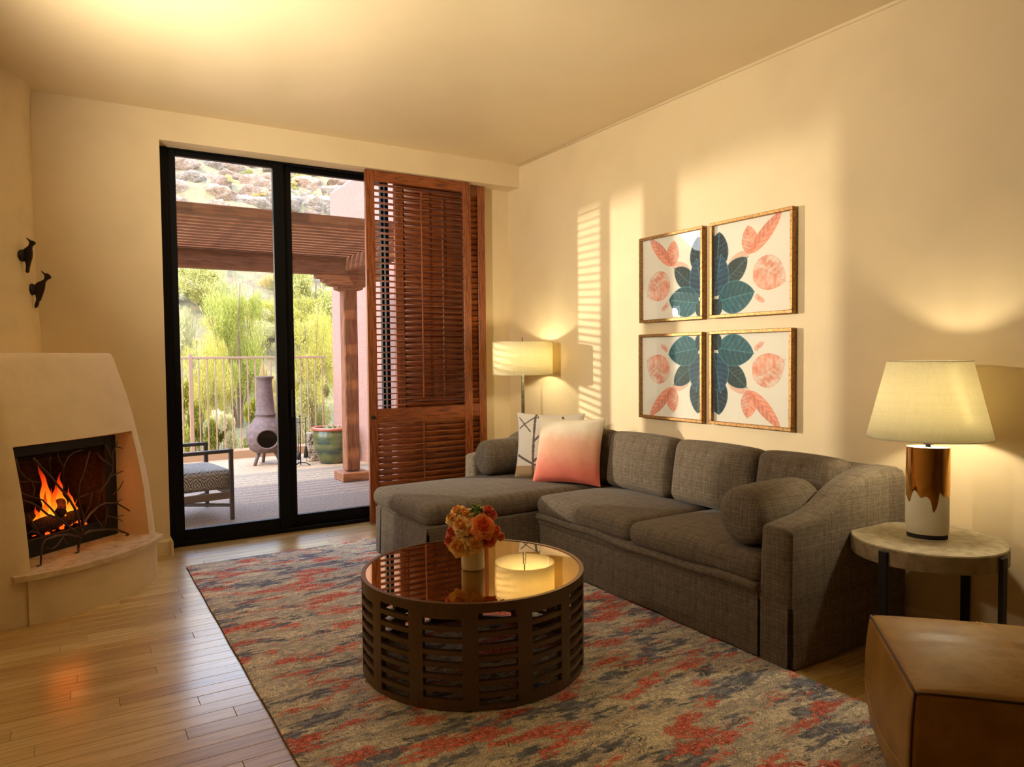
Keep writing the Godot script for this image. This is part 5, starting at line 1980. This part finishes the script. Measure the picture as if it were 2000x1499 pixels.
	for k in 3:
		var a := TAU * k / 3.0 + 0.1
		var d := Vector3(cos(a), 0, sin(a)) * 0.07
		st = S(true)
		tube(st, [Vector3(0, 0.56, 0), d + Vector3(0, 0.555, 0)], [0.004], 6)
		obj("hook", st, M.iron, ft)
		st = S(true)
		tube(st, [d + Vector3(0, 0.62, 0), d + Vector3(0, 0.12, 0)], [0.006], 6)
		if k == 0:
			lathe(st, [Vector2(0.015, 0.24), Vector2(0.035, 0.10), Vector2(0, 0.10)], 8, d)
		elif k == 1:
			lathe(st, [Vector2(0.0, 0.20), Vector2(0.03, 0.17), Vector2(0.03, 0.09), Vector2(0, 0.08)], 4, d)
		else:
			tube(st, [d + Vector3(0, 0.14, 0), d + Vector3(0.03, 0.11, 0)], [0.006, 0.002], 6)
		obj("tool", st, M.iron, ft)
	# glazed pot
	var pp := Vector3(2.93, GY, -9.34)
	var po := thing("glazed_planter", "big green and blue glazed planter with a terracotta rim by the pergola post", "planter", pp)
	st = S(true)
	lathe(st, [Vector2(0, 0.0), Vector2(0.155, 0.0), Vector2(0.17, 0.03), Vector2(0.215, 0.14), Vector2(0.243, 0.27), Vector2(0.248, 0.36), Vector2(0.238, 0.43), Vector2(0.232, 0.45), Vector2(0.20, 0.45), Vector2(0.20, 0.41)], 48)
	obj("pot_body", st, M.pot, po)
	st = S(true)
	tube(st, range(33).map(func(k): return Vector3(0.243 * cos(TAU * k / 32.0), 0.455, 0.243 * sin(TAU * k / 32.0))), [0.022], 8, false)
	obj("pot_rim", st, M.pot_rim, po)
	st = S()
	lathe(st, [Vector2(0.21, 0.43), Vector2(0, 0.435)], 32)
	obj("soil", st, M.soil, po)
	var sp := thing("potted_succulent", "small green succulent growing in the glazed planter", "succulent", pp + Vector3(0, 0.435, 0))
	var rg := RandomNumberGenerator.new()
	rg.seed = 611
	for k in 22:
		var a := rg.randf() * TAU
		var d := Vector3(cos(a), rg.randf_range(0.4, 1.4), sin(a)).normalized()
		var o := Vector3(rg.randf_range(-0.07, 0.07), 0, rg.randf_range(-0.05, 0.05))
		var ln := rg.randf_range(0.05, 0.10)
		st = S(true)
		tube(st, [o, o + d * ln * 0.5, o + d * ln], [0.008, 0.012, 0.001], 5)
		obj("leaf", st, mat(Color(0.30, 0.42, 0.20).lightened(rg.randf() * 0.2), 0.6), sp)
	st = S()
	cbox(st, Vector3(0, 0.19, 0), Vector3(0.16, 0.38, 0.14), 0.01)
	var blk := obj("stone_block", st, M.rocks[1], self, Vector3(2.76, GY, -9.66))
	tag(blk, "pale upright stone block behind the glazed planter", "stone block")

func fence() -> void:
	var st := S()
	box(st, Vector3(-5, GY - 0.1, -10.72), Vector3(3.3, 0.085, -10.48), 0.012)
	var cb := obj("curb", st, M.curb, self)
	tag(cb, "low tan concrete curb under the metal fence", "curb", "", "structure")
	var t := thing("metal_fence", "tan metal picket fence standing on the curb at the patio edge", "fence", Vector3(1.2, 0.085, -10.6))
	var ps := S()
	cbox(ps, Vector3(0, 0.635, 0), Vector3(0.016, 1.27, 0.016), 0.002)
	var picket := fin(ps)
	var x := -2.0
	while x < 3.28:
		inst("picket", picket, M.fence, t, Vector3(x - 1.2, 0.0, 0))
		x += 0.106
	for y in [1.285]:
		st = S()
		cbox(st, Vector3(-0.55, y, 0), Vector3(5.2, 0.030, 0.030), 0.003)
		obj("rail", st, M.fence, t)
	for px in [1.395, -0.95]:
		st = S()
		cbox(st, Vector3(px - 1.2, 0.67, 0), Vector3(0.05, 1.34, 0.05), 0.004)
		obj("post", st, M.fence, t)

# ------------------------------------------------------------------ hillside, boulders, plants
var hill_noise := FastNoiseLite.new()
func hill_y(x: float, z: float) -> float:
	var d := maxf(0.0, -11.6 - z)
	return -0.35 + 0.47 * d * (1.0 - exp(-d * 0.35)) + hill_noise.get_noise_2d(x * 1.0, z * 1.0) * minf(1.4, d * 0.12) + 0.02 * maxf(0.0, -x) * 0.0

func hillside() -> void:
	hill_noise.seed = 7
	hill_noise.frequency = 0.12
	var st := S(true)
	var f := func(u: float, v: float) -> Vector3:
		var z := -10.7 - 62.0 * v * v - 2.0 * v
		var x := lerpf(-22.0, 34.0, u)
		return Vector3(x, hill_y(x, z), z)
	surf(st, f, 90, 90, false)
	var o := obj("desert_hillside", st, M.ground, self)
	tag(o, "dry sandy desert hillside rising behind the fence", "hillside", "", "structure")
	# boulders: spread over the part of the slope seen above the pergola and through the garden
	var shapes := []
	for k in 6:
		var sb := S(true)
		blob(sb, Vector3(1.0, 0.72, 0.85), 0.45, 700 + k, 9)
		shapes.append(fin(sb))
	var rg := RandomNumberGenerator.new()
	rg.seed = 77
	var sizes := ["large", "small", "broad", "squat"]
	var cnt := 0
	var placed := []
	for row in 22:
		for col in 28:
			var px := 322.0 + (col + rg.randf()) * 420.0 / 28.0
			var py := 285.0 + (row + rg.randf()) * 140.0 / 22.0
			var d := ray(px, py)
			# march to the slope
			var s := 10.0
			while s < 75.0:
				var q := EYE + d * s
				if q.y < hill_y(q.x, q.z): break
				s += 0.25
			if s >= 74.0: continue
			var p := EYE + d * s
			var r := s * rg.randf_range(0.013, 0.040)
			var clear := true
			for e in placed:
				if p.distance_to(e[0]) < (r + e[1]) * 1.0: clear = false
			if not clear: continue
			placed.append([p, r])
			var tone := rg.randi() % 3
			var size_word: String = "big" if r > s * 0.029 else ("middling" if r > s * 0.020 else "small")
			var b := thing("boulder", "%s %s boulder on the dry hillside above the pergola" % [size_word, ["pinkish tan", "greyish", "sandy beige"][tone]], "boulder", p - Vector3(0, r * 0.25, 0), Basis(), "%s %s boulders on the hillside" % [size_word, ["pinkish", "greyish", "sandy"][tone]])
			var bb := Basis(Vector3.UP, rg.randf() * TAU) * Basis(Vector3.BACK, rg.randf_range(-0.5, 0.5))
			inst("stone", shapes[rg.randi() % 6], M.rocks[tone], b, Vector3.ZERO, bb.scaled(Vector3(r, r, r) * Vector3(rg.randf_range(0.9, 1.25), rg.randf_range(0.75, 1.05), 1.0)))
			cnt += 1

func foliage(sd: int, n: int, size: Vector3, leaf: float, thin: float, c1: Color, c2: Color, upw: float, clumps := 9) -> ArrayMesh:
	var st := S()
	var rg := RandomNumberGenerator.new()
	rg.seed = sd
	var cen := []
	for k in clumps:
		var a := rg.randf() * TAU
		var h := rg.randf_range(0.25, 0.85)
		var rr := rg.randf_range(0.1, 0.75) * sqrt(1.0 - pow(h - 0.4, 2.0))
		cen.append([Vector3(cos(a) * rr * size.x, h * size.y, sin(a) * rr * size.z), rg.randf_range(0.10, 0.30), rg.randf()])
	for i in n:
		var cl: Array = cen[rg.randi() % clumps]
		var d := Vector3(rg.randfn(), rg.randfn(), rg.randfn()).normalized()
		var p: Vector3 = cl[0] + d * Vector3(size.x, size.y * 0.7, size.z) * cl[1] * pow(rg.randf(), 0.45)
		if p.y < 0.02: p.y = 0.02 + rg.randf() * 0.1 * size.y
		var g := (d * Vector3(1, 0.5, 1) + Vector3.UP * upw + Vector3(rg.randfn(), rg.randfn(), rg.randfn()) * 0.35).normalized()
		var ln := leaf * rg.randf_range(0.6, 1.4)
		var sd_ := g.cross(Vector3(rg.randfn(), rg.randfn(), rg.randfn())).normalized() * ln * thin
		var c := c1.lerp(c2, clampf(rg.randf() * 0.7 + cl[2] * 0.3, 0, 1)).srgb_to_linear()
		st.set_color(c)
		quad(st, p, p + g * ln * 0.5 + sd_, p + g * ln, p + g * ln * 0.5 - sd_)
	return fin(st)

func stems(sd: int, n: int, size: Vector3, r: float) -> ArrayMesh:
	var st := S(true)
	var rg := RandomNumberGenerator.new()
	rg.seed = sd
	for k in n:
		var a := rg.randf() * TAU
		var e := Vector3(cos(a) * size.x * rg.randf_range(0.2, 0.8), size.y * rg.randf_range(0.6, 1.05), sin(a) * size.z * rg.randf_range(0.2, 0.8))
		var m := e * 0.5 + Vector3(rg.randfn(), 0, rg.randfn()) * 0.06 * size.x + Vector3.UP * size.y * 0.05
		tube(st, [Vector3(0, -0.15, 0), m * 0.5, m, e], [r, r * 0.8, r * 0.55, r * 0.2], 5, false)
	return fin(st)

func shrub(called: String, label: String, cat: String, px: float, z: float, top_px: float, wpx: float, fol: Mesh, stm: Mesh, size: Vector3, group := "") -> void:
	# stands on the ground at depth z; height and width taken from the photograph
	var d := ray(px, 700.0)
	var x := d.x / d.z * z
	var base := hill_y(x, z) if z < -10.8 else GY
	var dt := ray(px, top_px)
	var top := EYE.y + dt.y / dt.z * z
	var k := (EYE.y - 0.0 + Vector2(x, z).length() * 0.0)
	var h := maxf(0.25, top - base)
	var w := wpx * 0.5 * Vector2(x, z).length() / FPX
	var t := thing(called, label, cat, Vector3(x, base, z), Basis(), group)
	var s := Basis().scaled(Vector3(w / size.x, h / size.y, w / size.z))
	if fol: inst("foliage", fol, M.leaf, t, Vector3.ZERO, s)
	if stm: inst("stems", stm, M.bark, t, Vector3.ZERO, s)

func plants() -> void:
	var one := Vector3(1, 1, 1)
	var lime := [Color(0.66, 0.61, 0.20), Color(0.82, 0.75, 0.40)]
	var green := [Color(0.48, 0.51, 0.12), Color(0.70, 0.69, 0.22)]
	var olive := [Color(0.54, 0.52, 0.23), Color(0.80, 0.74, 0.46)]
	var pale := [Color(0.64, 0.60, 0.38), Color(0.82, 0.76, 0.57)]
	var straw := [Color(0.70, 0.58, 0.34), Color(0.86, 0.76, 0.52)]
	var fa := foliage(801, 26000, one, 0.034, 0.13, green[0], lime[1], 0.8, 46)
	var fb := foliage(802, 22000, one, 0.034, 0.14, lime[0], lime[1], 0.8, 40)
	var fc := foliage(803, 12000, one, 0.032, 0.34, olive[0], olive[1], 0.3, 12)
	var fd := foliage(804, 13000, one, 0.036, 0.2, pale[0], pale[1], 0.6, 12)
	var fe := foliage(805, 9000, one, 0.042, 0.42, green[0], lime[0], 0.2, 10)
	var ff := foliage(806, 6000, one, 0.045, 0.42, Color(0.93, 0.91, 0.80), olive[1], 0.3, 8)
	var fg := foliage(807, 6000, one, 0.10, 0.06, straw[0], straw[1], 1.4, 9)
	var sa := stems(811, 12, one, 0.022)
	var sb := stems(812, 9, one, 0.016)
	shrub("palo_verde_shrub", "tall bright green feathery shrub in the middle of the garden behind the fence", "shrub", 462, -13.6, 556, 170, fa, sa, one)
	shrub("palo_verde_shrub", "bright green feathery shrub seen between the door frame and the pink wall", "shrub", 612, -13.4, 592, 130, fb, sa, one)
	shrub("leafy_tree", "small olive tree with pale bent branches under the pergola corbel", "tree", 612, -16.5, 522, 150, fc, sa, one)
	shrub("desert_shrub", "pale yellow green shrub at the far end of the fence", "shrub", 358, -13.2, 590, 110, fd, sb, one)
	shrub("desert_shrub", "light green bushy shrub rising by the fence post", "shrub", 400, -12.2, 640, 120, fb, sb, one)
	shrub("desert_shrub", "leafy green bush low behind the pickets by the chiminea", "shrub", 510, -11.5, 770, 110, fe, sb, one)
	shrub("desert_shrub", "lush green bush low behind the pickets near the fence post", "shrub", 380, -11.3, 735, 110, fe, sb, one)
	shrub("flowering_bush", "white flowering bush behind the fence near the lounge chair", "shrub", 425, -11.15, 800, 90, ff, sb, one)
	shrub("desert_shrub", "dense olive bush behind the fence by the glazed planter", "shrub", 615, -11.5, 740, 110, fc, sb, one)
	shrub("dry_grass", "tall straw coloured dry grass behind the chiminea", "grass clump", 545, -12.0, 690, 90, fg, null, one)
	shrub("bare_shrub", "thin bare twiggy shrub standing behind the bright green one", "shrub", 485, -14.6, 528, 110, null, stems(813, 26, one, 0.012), one)
	# scattered bushes on the slope
	var rg := RandomNumberGenerator.new()
	rg.seed = 91
	for k in 26:
		var px := rg.randf_range(325, 690)
		var z := rg.randf_range(-14.8, -21.0)
		var d := ray(px, 600)
		var x := d.x / d.z * z
		var y := hill_y(x, z)
		var h := rg.randf_range(0.5, 1.3)
		var kind := rg.randi() % 5
		var kw: String = ["olive green leafy", "pale dusty green", "bright lime green", "straw coloured dry", "pale dusty green"][kind]
		var t := thing("desert_shrub", "%s bush scattered on the slope behind the garden" % kw, "shrub", Vector3(x, y, z), Basis(Vector3.UP, rg.randf() * TAU), "%s bushes on the slope" % kw)
		inst("foliage", [fc, fd, fb, fg, fd][kind], M.leaf, t, Vector3.ZERO, Basis().scaled(Vector3(h * 0.8, h, h * 0.8)))
	for k in 16:
		var px := rg.randf_range(325, 720)
		var py := rg.randf_range(290, 420)
		var d := ray(px, py)
		var s := 10.0
		while s < 75.0:
			var q := EYE + d * s
			if q.y < hill_y(q.x, q.z): break
			s += 0.25
		if s >= 74.0: continue
		var p := EYE + d * s
		var h := s * rg.randf_range(0.008, 0.017)
		var kind := rg.randi() % 4
		var kw: String = ["olive green", "pale dusty green", "pale dusty green", "dry straw coloured"][kind]
		var t := thing("desert_shrub", "%s tuft growing among the boulders above the pergola" % kw, "shrub", p, Basis(Vector3.UP, rg.randf() * TAU), "%s tufts among the boulders" % kw)
		inst("foliage", [fc, fd, fd, fg][kind], M.leaf, t, Vector3.ZERO, Basis().scaled(Vector3(h * 1.2, h, h * 1.2)))
